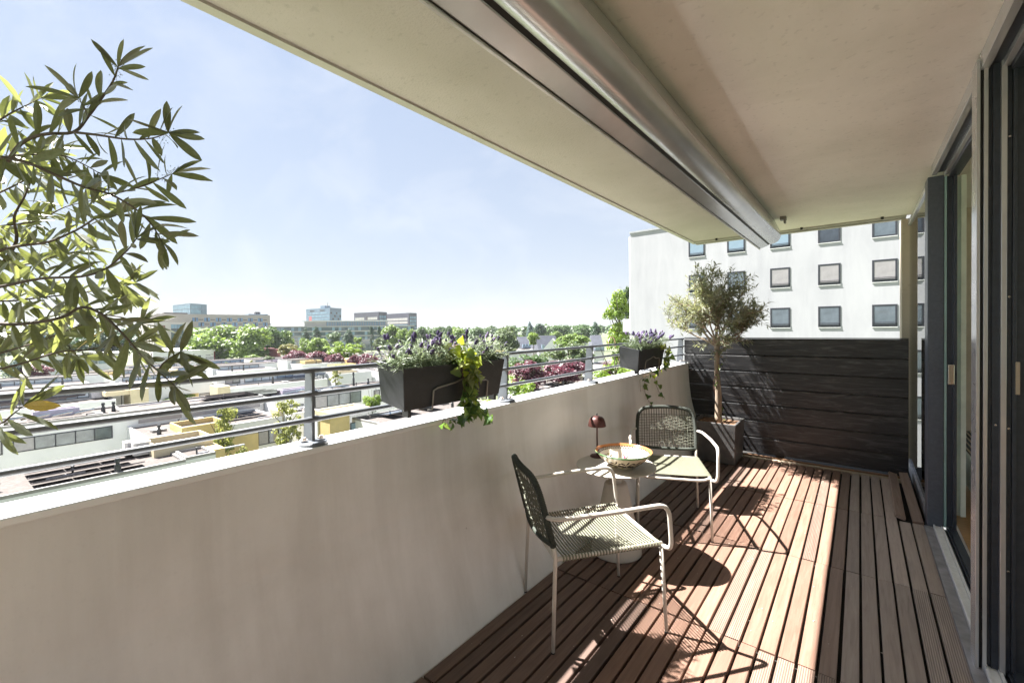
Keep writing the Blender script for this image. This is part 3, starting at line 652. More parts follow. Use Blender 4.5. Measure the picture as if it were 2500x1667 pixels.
block(h, -76, -66, 65.5, 78, -6.1); obj('cream_box', B(-70, -65, 69.5, 73.2, GZ, -5.3), M['cream'], h); hwin(h, -65.9, 73.4, 75, -10, -7, 1); tray(h, -73, -69.5, 68.5, 77, -5.4, .5, 'cream', 'int_white')
# --- farther rows: each with its own mix of boxes
rf = random.Random(12)
far_lab = []; ORD = ['leftmost', 'second from left', 'third from left', 'fourth from left', 'fifth from left', 'sixth from left', 'seventh from left']
row_words = {4: 'fourth', 5: 'fifth', 6: 'sixth', 7: 'seventh'}
for row, (xf, ya, yb, step) in {4: (-98, 2, 116, 15), 5: (-121, 14, 150, 17), 6: (-143, 26, 110, 18)}.items():
    y = ya; k = 0
    while y < yb:
        wd = step * rf.uniform(.75, 1.0)
        feat = rf.choice(['yellow', 'cream', 'lilac', 'solar', 'plain'])
        word = {'yellow': 'a yellow box', 'cream': 'a cream box', 'lilac': 'a lilac roof box', 'solar': 'solar panels', 'plain': 'a bare gravel roof'}[feat]
        seen = far_lab.count((row, feat)); far_lab.append((row, feat))
        h = house('%s white house of the distant %s row with %s' % (ORD[seen], row_words[row], word), 'distant white houses in rows')
        zt = rf.uniform(-7.3, -6.2) - (row - 4) * .75
        block(h, xf - 6, xf, y, y + wd * .8, zt); block(h, xf - 11, xf - 6.01, y - .5, y + wd, zt + .9, rimmat='rim')
        hwin(h, xf, y + 1, y + wd * .4, zt - 2.4, zt - 1.2, 3, t=.1); hwin(h, xf - 6.01, y + .5, y + wd * .7, zt - .1, zt + .65, 4, 'pane_sky', t=.1)
        if feat in ('yellow', 'cream'): obj('yellow_wall', B(xf - 3, xf + .6, y + wd * .82, y + wd, GZ, zt + .6), M[feat], h); tray(h, xf - 5, xf - 2.6, y + 2, y + 6, zt - .1, .7, feat, 'int_white')
        if feat == 'lilac': tray(h, xf - 4.5, xf - 3, y + 2, y + 6.5, zt - .1, .7, 'lilac')
        if feat == 'solar':
            for i in range(3): solar(h, xf - 4.8 + i * 1.3, y + 1, y + wd * .7, zt - .15, 'solar_blue', .9, 2.4, 10)
        for i in range(2): vent(h, xf - rf.uniform(1, 5), y + rf.uniform(1, wd * .7), zt - .15, rf.uniform(.7, 1.3))
        y += step; k += 1

rc = random.Random(77)
def clutter(h, x0, x1, y0, y1, z, n):
    for k in range(n):
        x, y = rc.uniform(x0, x1), rc.uniform(y0, y1); q = rc.random()
        if q < .4: obj('roof_pipe', MB().lathe([(.05, 0), (.05, .35), (.08, .36), (.08, .44), (0, .46)], 8, (x, y, z)), M['vent'], h)
        elif q < .7: obj('roof_hatch', B(x - .45, x + .45, y - .5, y + .5, z, z + .22), M['rim'], h, bevel=.03)
        else: obj('cable_duct', B(x - .06, x + .06, y, y + rc.uniform(1.5, 4), z, z + .09), M['gal'], h)
for h in [o for o in COL.objects if o.name.startswith('flat_roofed_house')]:
    for rf_ in [c for c in h.children if c.name.startswith('roof') and not c.name.startswith('roof_')]:
        vx = [v.co for v in rf_.data.vertices]; x0, x1 = min(v.x for v in vx), max(v.x for v in vx); y0, y1 = min(v.y for v in vx), max(v.y for v in vx)
        if x1 > -90 and y1 > 0: clutter(h, x0 + .7, x1 - .7, max(y0, -3) + .7, y1 - .7, max(v.z for v in vx), max(2, int((x1 - x0) * (y1 - max(y0, -3)) / 14)))

# ------------------------------------------------------------------ larger buildings on the skyline
def px_dir(x, d): r = ray(x, 800); return Vector((CAM.x + r.x * d, CAM.y + r.y * d, 0))
class Tower:
    """prism building on three visible ground corners: left, middle, right (picture x, distance)"""
    def __init__(s, name, label, cat, l, m, r, ytop, wall, group=None, zbase=GZ):
        s.P = [px_dir(*l), px_dir(*m), px_dir(*r)]
        hx = atd(m[0], ytop, m[1]); s.z = hx.z
        s.o = thing(name, label, cat, (s.P[1].x, s.P[1].y, GZ), 0, group); s.org = Vector((s.P[1].x, s.P[1].y, GZ))
        a, b, c = s.P; d = a + c - b; mb = MB()
        mb.prism([(q.x - s.org.x, q.y - s.org.y) for q in (a, b, c, d)], zbase - GZ, s.z - GZ, 'z'); obj('wall', mb, M[wall], s.o)
    def roof_box(s, u, v, lu, lv, h, m):
        a, b, c = s.P; d = (c - b).normalized(); e_ = (a - b).normalized(); p = b + (c - b) * u + (a - b) * v - s.org
        q = [p, p + d * lu, p + d * lu + e_ * lv, p + e_ * lv]; mb = MB(); mb.prism([(k.x, k.y) for k in q], s.z - GZ + .01, s.z - GZ + h, 'z'); return obj('roof_plant', mb, M[m], s.o)
    def face(s, side): return (s.P[0], s.P[1]) if side == 'l' else (s.P[1], s.P[2])
    def rect(s, side, u0, u1, z0, z1, m, name='window', out=.12, inn=.05, parent=None):
        a, b = s.face(side); t = (b - a); n = Vector((t.y, -t.x, 0)).normalized()
        if n.dot(Vector((0, 0, 0)) - a) < 0: n = -n
        p, q = a + t * u0, a + t * u1; mb = MB(); o = s.org
        vs = [v + n * k - Vector((o.x, o.y, 0)) + Vector((0, 0, z - GZ)) for z in (z0, z1) for k in (-inn, out) for v in (p, q)]
        mb.add(vs, [(0, 2, 3, 1), (4, 5, 7, 6), (0, 1, 5, 4), (2, 6, 7, 3), (0, 4, 6, 2), (1, 3, 7, 5)])
        return obj(name, mb, M[m], parent or s.o)
T = Tower('hotel_building', 'long beige stone block with small staggered blue windows left on the skyline', 'building', (339, 252), (355, 232), (660, 284), 765, 'hotel')
for r in range(4):
    for k in range(9 if r > 1 else 7):
        u = .33 + .092 * k + (.046 if r % 2 else 0) - (0 if r < 2 else .16)
        if not -.0 < u < .95: continue
        z = T.z - 4.2 - 2.75 * r; f = T.rect('r', u, u + .045, z, z + 2.2, 'win_blue'); T.rect('r', u + .018, u + .027, z, z + 2.2, 'slot', 'mullion', .2)
        T.rect('r', u + .05, u + .085, z + .9, z + 1.3, 'slot', 'vent_slot', .1)
for r in range(4): T.rect('l', .2, .4, T.z - 4.5 - r * 3, T.z - 2.5 - r * 3, 'slot'); T.rect('l', .6, .75, T.z - 4.5 - r * 3, T.z - 2.5 - r * 3, 'slot')
T.roof_box(.14, .2, 11, 8, .9, 'slot'); T.roof_box(.82, .2, 12, 8, .9, 'tower_blue'); T.roof_box(.90, .3, 3, 3, 2.4, 'slot')
T2 = Tower('hotel_wing', 'pale stone hotel wing with a tall dark glazed bay in front of the long block', 'building', (340, 222), (375, 202), (461, 212), 787, 'hotel_l')
a0 = T2.z - 1.0
f = T2.rect('r', .48, .84, GZ, a0, 'glass_dk', 'glazed_bay', .25)
T2.rect('r', .48, .84, a0 - 1.9, a0, 'glass_blue', 'pane', .32, -.26, f)
for k in range(1, 4): T2.rect('r', .48 + .09 * k - .004, .48 + .09 * k + .004, GZ, a0, 'slot', 'mullion', .34, -.26, f)
for k in range(7): T2.rect('r', .48, .84, a0 - 2.2 - k * 2.4, a0 - 1.9 - k * 2.4, 'slot', 'transom', .34, -.26, f)
T2.rect('r', .19, .32, a0 - 4.2, a0 - .4, 'bronze', 'bronze_panel')
for k in range(3): T2.rect('r', .24, .28, a0 - 5.6 - k * 1.3, a0 - 4.9 - k * 1.3, 'slot', 'sign_mark', .06)
for r in range(7):
    for k in range(5): T2.rect('l', .08 + .18 * k + (.06 if r % 2 else 0), .13 + .18 * k + (.06 if r % 2 else 0), T2.z - 2.6 - r * 2.2, T2.z - 1.2 - r * 2.2, 'slot')
T = Tower('glass_tower', 'blue glass office tower rising behind the beige hotel block', 'building', (423, 420), (466, 395), (506, 415), 740.5, 'tower_blue')
for r in range(6):
    z = T.z - 4.6 - r * 3.9
    for k in range(14): T.rect('l', .02 + .07 * k, .075 + .07 * k, z, z + 3.2, 'glass_blue', 'pane')
    T.rect('r', .03, .62, z, z + 3.2, 'glass_blue', 'pane'); T.rect('r', .68, .97, z, z + 3.2, 'tower_blue', 'pane')
T = Tower('office_tower', 'blue grey office tower with a flat top and roof hut at centre skyline', 'building', (748, 500), (806, 470), (834, 490), 751, 'tower_blue')
for r in range(9):
    z = T.z - 6.5 - r * 3.3
    for k in range(10): T.rect('l', .03 + .096 * k, .11 + .096 * k, z, z + 1.9, 'glass_blue', 'pane')
    for k in range(6): T.rect('r', .05 + .155 * k, .17 + .155 * k, z, z + 1.9, 'glass_blue' if (k + r) % 3 else 'slot', 'pane')
for k in range(4): T.rect('l', .18 + .05 * k, .21 + .05 * k, T.z - 3.4, T.z - 1.6, 'slot'); T.rect('l', .6 + .05 * k, .63 + .05 * k, T.z - 3.4, T.z - 1.6, 'slot')
T.rect('l', .13, .25, T.z - 15.5, T.z - 8.5, 'logo_red', 'emblem', .2)
T.roof_box(.1, .25, 10, 9, 2.8, 'tower_blue'); T.roof_box(.02, .1, .5, .5, 5.5, 'slot')
for (nm, l, m, r, yt) in (('dark slate office block with a square notch, left of the dark pair', (865, 445), (925, 420), (945, 432), 761), ('dark slate office block with a bright window grid, right of the dark pair', (942, 470), (999, 440), (1018, 452), 763.5)):
    T = Tower('dark_office', nm, 'building', l, m, r, yt, 'dark_office', 'dark pair of office blocks')
    for k in range(14):
        for r_ in range(5): 
            if 'notch' in nm and 6 <= k <= 7: continue
            T.rect('l', .05 + .064 * k, .105 + .064 * k, T.z - 7.5 - r_ * 3.4, T.z - 5 - r_ * 3.4, 'office_pale' if r_ < 2 else 'glass_blue', 'pane')
    if 'notch' in nm: T.rect('l', .50, .58, T.z - 12, T.z - 4, 'slot', 'notch')
    for k in range(3):
        for r_ in range(8): T.rect('r', .10 + .28 * k, .32 + .28 * k, T.z - 6 - r_ * 3.3, T.z - 3.6 - r_ * 3.3, 'glass_blue', 'pane')
T = Tower('long_office', 'long low office with white floor bands and a set back glazed top storey', 'building', (639, 330), (640, 290), (1012, 318), 797.5, 'glass_dk')
for k in range(4):
    z = T.z - k * 3.3; T.rect('r', 0, 1, z - .75, z + .05, 'office_pale', 'floor_band', .5)
    for j in range(46): 
        if j % 2 == 0 or (j * 7 + k * 3) % 5 == 0: T.rect('r', .004 + .0216 * j, .022 + .0216 * j, z - 3.2, z - .8, 'glass_blue' if (j * 5 + k) % 3 else 'glass_dk', 'pane')
T2 = Tower('office_top_storey', 'set back glazed top storey with thin white roof on the long office', 'building', (742, 345), (743, 300), (946, 316), 785, 'office_pale', zbase=T.z + .02)
T2.rect('r', -.02, 1.01, T2.z - .05, T2.z + .5, 'white_wall', 'roof_edge', 1.2, 12)
for k in range(24): T2.rect('r', .26 + .03 * k, .282 + .03 * k, T2.z - 3.6, T2.z - .3, 'pane_sky' if k % 4 else 'glass_blue', 'pane')
for k in range(25): T2.rect('r', .256 + .03 * k, .259 + .03 * k, T2.z - 3.6, T2.z - .1, 'slot', 'mullion', .2)
T = Tower('white_villa', 'white two storey building with dark end wall left in front of the large green trees', 'building', (370, 175), (371, 150), (524, 160), 858, 'white_wall')
for (u0, u1, dz0, dz1) in ((.04, .3, 3.2, 2.1), (.36, .42, 3.0, 2.6), (.44, .49, 3.6, 1.9), (.55, .6, 3.6, 1.9), (.62, .67, 3.6, 1.9), (.71, .76, 3.6, 1.9), (.84, .92, 2.1, 1.8), (.84, .98, 3.5, 2.6), (.5, .62, 5.9, 5.0), (.68, .85, 6.0, 4.9), (.1, .4, 6.0, 5.0)):
    T.rect('r', u0, u1, T.z - dz0, T.z - dz1, 'win_dark')
T.rect('r', .975, 1.0, T.z - 6, T.z - .6, 'brick', 'brick_end', .3)
T = Tower('brick_building', 'dark red brick end wall right of the two large green trees', 'building', (640, 175), (655, 162), (684, 158), 852, 'brick')
T = Tower('white_house', 'white house with dark strip window right of the dark red brick wall', 'house', (685, 170), (686, 160), (716, 164), 854, 'white_wall'); T.rect('r', .1, .55, T.z - 3, T.z - 1.4, 'win_dark'); T.rect('r', .1, .9, T.z - 4.6, T.z - 4, 'office_pale')
T = Tower('white_terrace', 'long white terrace with ribbon windows behind the olive leaves at left', 'building', (94, 150), (95, 138), (306, 150), 868, 'white_wall')
for k in range(9): T.rect('r', .06 + .1 * k, .15 + .1 * k, T.z - 3.4, T.z - 1.6, 'win_dark' if k % 3 else 'pane_sky')
T.rect('r', .2, .8, T.z - 6.6, T.z - 5.9, 'office_pale'); T.rect('r', .0, 1, T.z - .3, T.z + .1, 'rim', 'roof_edge', .4)
T = Tower('pale_tower', 'pale block with blue windows and brick bands glimpsed through the olive leaves', 'building', (70, 250), (86, 230), (150, 240), 786, 'white_wall')
for r in range(4):
    for k in range(4): T.rect('r', .08 + .22 * k, .24 + .22 * k, T.z - 3 - r * 3, T.z - 1.3 - r * 3, 'win_blue')
    T.rect('r', .0, 1, T.z - 4.3 - r * 3, T.z - 3.4 - r * 3, 'brick', 'brick_band', .06)
# distant pitched roofs on the right
def gable(label, x, ytop, d, wpx, h_, m='slate', wall='white_wall', rz=.4):
    p = atd(x, ytop, d); w_ = wpx * d / FPX / 2; o = thing('pitched_roof_house', label, 'house', (p.x, p.y, GZ), YAW + rz)
    H_ = p.z - GZ; obj('wall', MB().box(-w_, w_, -4, 4, 0, H_ - h_), M[wall], o)
    obj('roof', MB().prism([(-4.4, H_ - h_), (4.4, H_ - h_), (0, H_)], -w_ * 1.03, w_ * 1.03, 'x'), M[m], o)
    for k in range(3): obj('roof_window', MB().box(-w_ * .7 + k * w_ * .6, -w_ * .7 + k * w_ * .6 + 1.2, -4.1, -3.6, H_ - h_ * .95, H_ - h_ * .62), M['pane_sky'], o)
    return o
gable('slate roofed house left of the bright round tree between the planters', 1275, 822, 190, 26, 5)
gable('long slate roofed house with roof windows between the planters', 1330, 819, 185, 56, 6)
gable('white gabled house with steep pale roof between the planters', 1350, 826, 150, 18, 5, 'sill_white', rz=1.3)
gable('low dark roofed house at the foot of the pale trees between the planters', 1398, 820, 210, 60, 4)
gable('dark roofed house just left of the tall yellow green tree', 1454, 818, 170, 26, 6, rz=.1)
h = house('white flat roofed house in the trees beyond the right part of the railing')
block(h, -52, -40, 92, 112, -7.4); vent(h, -42, 96, -7.5); vent(h, -44, 104, -7.5)
h = house('white wall of a house behind the third railing post')
block(h, -22, -14, 52, 62, -8.0); hwin(h, -14, 55, 56, -9.6, -8.6, 1)
h = house('long white roofed house beyond the purple plum trees left of the first planter')
block(h, -118, -106, 108, 150, -7.5); tray(h, -112, -108, 118, 130, -7.6, .7, 'cream', 'int_white')
h = house('white walled house below the dark cone trees left of the first planter')
block(h, -150, -138, 135, 175, -6.2); hwin(h, -138, 150, 170, -8.2, -7, 8)

# ================================================================== TREES
def leaf_cloud(name, n, seed, kind='round', size=.08, inner=.35, aspect=1.5):
    """crown about one unit in radius, built of leaf-clump faces on uneven lobes; bottom at z = -1, top at z = +1"""
    r = np.random.default_rng(seed)
    if kind == 'round': nl = 34; c = r.normal(size=(nl, 3)); c /= np.linalg.norm(c, axis=1)[:, None]; c *= r.uniform(.45, .78, (nl, 1)); c[:, 2] = c[:, 2] * .95 + .02; lr = r.uniform(.24, .40, nl)
    elif kind == 'cone': nl = 34; t = np.linspace(-.9, .88, nl); rad = .62 * (1 - ((t + 1) / 2) ** 1.6) + .08; a = r.uniform(0, 6.28, nl); c = np.stack([rad * np.cos(a) * .8, rad * np.sin(a) * .8, t], 1); lr = .13 + rad * .36
    elif kind == 'open': nl = 44; t = r.uniform(-.95, .95, nl); rad = .78 * np.sqrt(np.clip(1 - ((t + .25) / 1.25) ** 2, .03, 1)) * r.uniform(.15, 1, nl); a = r.uniform(0, 6.28, nl); c = np.stack([rad * np.cos(a), rad * np.sin(a), t], 1); lr = r.uniform(.10, .2, nl)
    elif kind == 'spread': nl = 40; a = r.uniform(0, 6.28, nl); rad = np.sqrt(r.uniform(0, 1, nl)) * .85; c = np.stack([rad * np.cos(a), rad * np.sin(a), r.uniform(-.75, .7, nl) * np.sqrt(1 - rad * rad * .8)], 1); lr = r.uniform(.16, .32, nl)
    elif kind == 'plume': nl = 46; t = r.uniform(-1, .95, nl); rad = .55 * (1 - np.abs(t) ** 2.2) * r.uniform(.2, 1, nl); a = r.uniform(0, 6.28, nl); c = np.stack([rad * np.cos(a), rad * np.sin(a), t], 1); lr = r.uniform(.13, .24, nl)
    k = r.choice(nl, n, p=lr ** 2 / (lr ** 2).sum())
    d = r.normal(size=(n, 3)); d /= np.linalg.norm(d, axis=1)[:, None]
    d[:, 2] = np.where(d[:, 2] < -.35, -d[:, 2] * .5, d[:, 2])
    p = c[k] + d * lr[k][:, None] * (1 - inner * r.uniform(0, 1, (n, 1)) ** 2)
    nn = d + r.normal(size=(n, 3)) * .55 + np.array([0, 0, .35]); nn /= np.linalg.norm(nn, axis=1)[:, None]
    u = np.cross(nn, r.normal(size=(n, 3))); u /= np.linalg.norm(u, axis=1)[:, None]; v = np.cross(nn, u)
    s_ = size * r.uniform(.55, 1.3, (n, 1)); bend = nn * s_ * r.uniform(-.35, .35, (n, 1))
    q = np.stack([p - u * s_ * aspect, p - v * s_ * .8 + bend, p + u * s_ * aspect, p + v * s_ * .8 + bend], 1).reshape(-1, 3)
    me = bpy.data.meshes.new(name); me.from_pydata(q.tolist(), [], np.arange(4 * n).reshape(-1, 4).tolist()); return me
LF = {
    'lime': mat_leaf('leaf_lime', (0.119, 0.180, 0.042), (0.133, 0.190, 0.057), .3, (0.285, 0.398, 0.066), .35, 2.5),
    'bright': mat_leaf('leaf_bright', (0.119, 0.190, 0.024), (0.127, 0.190, 0.035), .34, (0.301, 0.411, 0.040), .3, 2.5),
    'mid': mat_leaf('leaf_mid', (0.064, 0.111, 0.034), (0.072, 0.119, 0.043), .25, (0.128, 0.221, 0.043), .35, 2.5),
    'dark': mat_leaf('leaf_dark', (.035, .075, .035), (.04, .08, .04), .2, (.07, .14, .05), .35, 2.5),
    'gold': mat_leaf('leaf_gold', (0.143, 0.143, 0.038), (0.143, 0.143, 0.045), .3, (0.300, 0.270, 0.053), .3, 2.5),
    'young': mat_leaf('leaf_young', (0.183, 0.206, 0.067), (0.174, 0.206, 0.072), .4, (0.396, 0.411, 0.103), .3, 3.),
    'plum': mat_leaf('leaf_plum', (.095, .030, .045), (.11, .035, .05), .22, (.24, .045, .07), .35, 3.),
    'blue': mat_leaf('leaf_blue', (.11, .17, .16), (.11, .17, .16), .15, (.14, .2, .17), .3, 3.),
    'grey': mat_leaf('leaf_grey', (0.096, 0.132, 0.060), (0.104, 0.136, 0.068), .28, (0.192, 0.248, 0.080), .3, 2.5),
}
CR = {}
def crown_mesh(kind, leaf, var):
    key = (kind, leaf, var)
    if key not in CR:
        n, sz = {'round': (5200, .050), 'cone': (2600, .05), 'open': (2400, .038), 'spread': (4600, .042), 'plume': (5200, .034)}[kind]
        me = leaf_cloud('crown', n, hash((kind, var)) % 1000 + 7 * var + len(leaf), kind, sz); me.materials.append(LF[leaf]); CR[key] = me
    return CR[key]
trunk_me = {}
def trunk_mesh(seed, bare):
    if (seed, bare) in trunk_me: return trunk_me[(seed, bare)]
    r = random.Random(seed); mb = MB(); top = 1.0
    mb.tube([(0, 0, -2.6), (.01, 0, -1.2), (.03, .02, -.3), (.0, .02, .5)], [.075, .06, .045, .015], 7)
    for k in range(9 if bare else 6):
        a = r.uniform(0, 6.28); z = r.uniform(-.9, .2); l_ = r.uniform(.4, .75)
        mb.tube([(.01, 0, z), (cos(a) * l_ * .5, sin(a) * l_ * .5, z + .25), (cos(a) * l_, sin(a) * l_, z + .6)], [.028, .018, .006], 5)
    me = mb.mesh('trunk'); me.materials.append(M['trunk']); trunk_me[(seed, bare)] = me; return me
ti = [0]
def tree(label, x0, x1, ytop, ybot, d, kind, leaf, group=None, name='tree', skew=1.):
    """crown spans picture columns x0..x1 and rows ytop..ybot at distance d; trunk reaches the ground"""
    ti[0] += 1; c = atd((x0 + x1) / 2, (ytop + ybot) / 2, d)
    rx = (x1 - x0) * d / FPX / 2; rzz = (ybot - ytop) * d / FPX / 2
    o = thing(name, label, 'tree' if name != 'bush' else 'bush', (c.x, c.y, GZ), ti[0] * 1.7, group)
    k = obj('crown', crown_mesh(kind, leaf, ti[0] % 2), None, o, loc=(0, 0, c.z - GZ)); k.scale = (rx * 1.06 * skew, rx * 1.06, rzz * 1.04)
    hgt = c.z - GZ
    t = obj('trunk', trunk_mesh(ti[0] % 2, kind == 'open'), None, o, loc=(0, 0, hgt)); t.scale = (rx, rx, max(rzz * .95, hgt / 2.6))
    return o
D = 'tree'
tree('very large round lime green tree, left one of the pair before the beige hotel', 452, 600, 790, 905, 168, 'round', 'lime')
tree('very large round lime green tree, right one of the pair before the beige hotel', 556, 668, 793, 902, 160, 'round', 'lime')
tree('smaller mid green round tree right beside the large lime green pair', 638, 700, 792, 868, 185, 'round', 'mid')
tree('light green round tree at the left foot of the long office', 682, 724, 809, 865, 190, 'round', 'lime')
tree('golden olive tree above the left end of the purple plum trees', 682, 726, 838, 872, 140, 'round', 'gold')
tree('pale lime tree, left of two behind the purple plum trees', 722, 765, 826, 880, 138, 'round', 'lime')
tree('pale lime tree, right and taller of two behind the purple plum trees', 750, 803, 822, 882, 134, 'round', 'lime')
tree('broad vivid green tree between the two groups of purple plum trees', 794, 884, 832, 886, 118, 'spread', 'bright')
tree('dark narrow tree, leftmost of those before the long office', 733, 758, 800, 838, 250, 'cone', 'dark')
tree('dark narrow tree, second from the left before the long office', 759, 788, 798, 838, 250, 'cone', 'dark')
tree('mid green ball shaped tree before the long office', 797, 834, 808, 842, 240, 'round', 'mid')
tree('dark pyramid shaped tree right of the ball shaped tree before the long office', 833, 868, 804, 842, 235, 'cone', 'dark')
tree('small bright tree between the dark pyramid tree and the twin columns', 864, 884, 822, 842, 230, 'round', 'bright')
tree('dark columnar tree, left of the twin columns before the long office', 896, 918, 797, 842, 235, 'plume', 'dark')
tree('dark columnar tree, right of the twin columns before the long office', 917, 936, 797, 836, 235, 'plume', 'dark')
tree('small grey green bushy tree just left of the first planter', 911, 944, 824, 860, 150, 'round', 'grey')
tree('thin grey green shrub tree beside the vivid green tree', 868, 898, 838, 866, 140, 'open', 'grey')
tree('light green willow like tree in front of the dark office pair, larger', 932, 984, 793, 850, 225, 'round', 'lime')
tree('light green willow like tree in front of the dark office pair, middle', 966, 1000, 800, 850, 222, 'round', 'lime')
tree('light green willow like tree in front of the dark office pair, smallest', 990, 1020, 803, 850, 220, 'round', 'lime')
tree('dark green tree just right of the dark office pair, first', 1016, 1052, 793, 850, 260, 'round', 'mid')
tree('dark green tree just right of the dark office pair, second', 1045, 1080, 796, 850, 255, 'round', 'mid')
tree('dark round tree on the horizon above the first lavender clump', 1082, 1106, 792, 830, 330, 'round', 'mid')
tree('lime tree on the horizon above the yellow ivy leaves', 1092, 1140, 800, 850, 240, 'round', 'lime')
tree('mid green tree on the horizon above the right lavender clump', 1140, 1196, 795, 840, 300, 'round', 'mid')
tree('large round grey green tree right behind the first planter', 1202, 1276, 796, 872, 120, 'round', 'grey')
tree('small vivid green round tree among the distant slate roofs', 1286, 1318, 810, 846, 170, 'round', 'bright')
tree('bluish dark pointed tree on the horizon between the planters', 1283, 1306, 785, 822, 330, 'cone', 'blue')
tree('tall dark tree right beside the bluish pointed tree on the horizon', 1302, 1332, 788, 826, 320, 'round', 'dark')
tree('wide mid green horizon tree, left of the two domes between the planters', 1330, 1396, 790, 830, 320, 'round', 'mid')
tree('wide mid green horizon tree, right of the two domes between the planters', 1392, 1470, 789, 830, 330, 'round', 'mid')
tree('dark conifer on the horizon near the tall yellow green tree', 1438, 1472, 786, 828, 260, 'cone', 'dark')
tree('small yellow green bush tree below the domed horizon trees', 1344, 1372, 808, 832, 240, 'round', 'lime')
tree('tall feathery yellow green tree beside the white apartment block', 1455, 1572, 722, 905, 44, 'plume', 'bright', skew=1.3)
tree('dark green tree top against the edge of the white apartment block', 1504, 1560, 706, 830, 60, 'plume', 'mid')
tree('soft grey green tree behind the rail right of centre between the planters', 1322, 1452, 832, 915, 70, 'spread', 'grey')
tree('dark spreading pine behind the rail next to the first planter', 1236, 1335, 862, 905, 78, 'spread', 'mid')
tree('light green tree rising above the rail near the third post', 1352, 1440, 815, 862, 110, 'round', 'lime')
plum = 'purple leaved plum trees'
tree('purple plum tree, left end of the row below the pale lime trees', 697, 760, 853, 900, 112, 'round', 'plum', plum)
tree('purple plum tree, middle of the row below the pale lime trees', 748, 808, 857, 904, 108, 'round', 'plum', plum)
tree('purple plum tree, right end of the row below the vivid green tree', 796, 840, 861, 904, 106, 'round', 'plum', plum)
tree('purple plum tree, left one next to the first planter', 848, 884, 866, 900, 106, 'round', 'plum', plum)
tree('purple plum tree behind the rail end at the first planter', 872, 930, 862, 925, 104, 'round', 'plum', plum)
tree('large purple plum tree, left one between the planters', 1243, 1342, 880, 962, 56, 'round', 'plum', plum)
tree('large purple plum tree, right one between the planters', 1318, 1440, 876, 945, 60, 'round', 'plum', plum)
tree('small purple plum tree near the third railing post', 1462, 1500, 885, 925, 60, 'round', 'plum', plum)
tree('yellow green tree low beyond the wall right of the first planter, nearer one', 1225, 1330, 925, 1030, 40, 'spread', 'bright')
tree('yellow green tree low beyond the wall below the second planter', 1440, 1560, 888, 975, 34, 'spread', 'bright')
yg = 'young pale trees between the houses'
tree('tall young yellowish tree rising behind the lower rails left of the post', 486, 604, 994, 1190, 37, 'open', 'young', yg)
tree('young yellowish tree seen through the rails just left of the first post', 650, 752, 982, 1110, 39, 'open', 'young', yg)
tree('small young green tree in front of the yellow wall at far left', 246, 316, 950, 1002, 60, 'open', 'bright', yg)
tree('small young green tree below the drooping olive twig', 378, 450, 938, 985, 64, 'open', 'bright', yg)
tree('young golden tree right of the first railing post', 800, 838, 892, 945, 72, 'open', 'young', yg)
tree('tiny pale tree behind the olive leaves, left', 170, 214, 893, 934, 95, 'open', 'young', yg)
tree('tiny pale tree behind the olive leaves, right', 262, 300, 888, 932, 98, 'open', 'young', yg)
tree('small pointed green tree among the distant roofs, left', 542, 562, 884, 904, 118, 'open', 'bright', yg)
tree('small pointed gold tree among the distant roofs, right', 602, 624, 880, 906, 116, 'open', 'young', yg)
tree('bright green shrubby tree at the left picture edge', -20, 72, 985, 1050, 58, 'round', 'bright')
tree('small bright green tree at the left picture edge, farther', -20, 20, 922, 955, 80, 'round', 'bright')
tree('bluish cedar behind the olive leaves at far left', 4, 72, 872, 930, 100, 'cone', 'blue')
tree('dark purple tree beside the bluish cedar', 58, 118, 888, 930, 102, 'round', 'plum')
tree('low vivid green bush behind the grey roof panels', 404, 470, 962, 990, 62, 'round', 'bright', name='bush')
tree('bright bush before the white house below the first planter', 886, 930, 962, 1010, 42, 'round', 'bright', name='bush')
tree('vivid green bush at the foot of the large lime trees', 598, 634, 866, 888, 145, 'round', 'bright', name='bush')
tree('grey green bush on the roof terrace right of the vivid bush', 645, 668, 868, 888, 120, 'round', 'grey', name='bush')
tree('green tree mass beside the pale tower behind the olive leaves', 130, 260, 790, 872, 185, 'round', 'mid')
tree('dark green tree behind the olive leaves before the hotel wing', 210, 330, 800, 882, 180, 'round', 'dark')
tree('green tree at the left picture edge on the skyline', -60, 70, 800, 880, 180, 'round', 'mid')
# far woods along the horizon: one mass
r = np.random.default_rng(4); qs = []
for k in range(210):
    d = r.uniform(360, 760); x = r.uniform(-350, 1620)
    c = atd(x, 800, d); c.z = GZ + r.uniform(5.5, 8.5); rad = r.uniform(6, 11); n = 150
    dd = r.normal(size=(n, 3)); dd /= np.linalg.norm(dd, axis=1)[:, None]; dd[:, 2] = np.abs(dd[:, 2])
    p = np.array(c) + dd * np.array([rad, rad, r.uniform(6.0, 9.5)]) * r.uniform(.75, 1, (n, 1))
    nn = dd + r.normal(size=(n, 3)) * .5; nn /= np.linalg.norm(nn, axis=1)[:, None]
    u = np.cross(nn, r.normal(size=(n, 3))); u /= np.linalg.norm(u, axis=1)[:, None]; v = np.cross(nn, u); s_ = r.uniform(.9, 2.0, (n, 1))
    qs.append(np.stack([p - u * s_, p - v * s_, p + u * s_, p + v * s_], 1).reshape(-1, 3))
q = np.concatenate(qs); me = bpy.data.meshes.new('far_woods'); me.from_pydata(q.tolist(), [], np.arange(len(q)).reshape(-1, 4).tolist())
me.materials.append(mat_leaf('leaf_far', (.085, .125, .06), (.09, .13, .065), .25, (.16, .23, .08), .35, .02))
stuff(obj('far_woods', me, None))
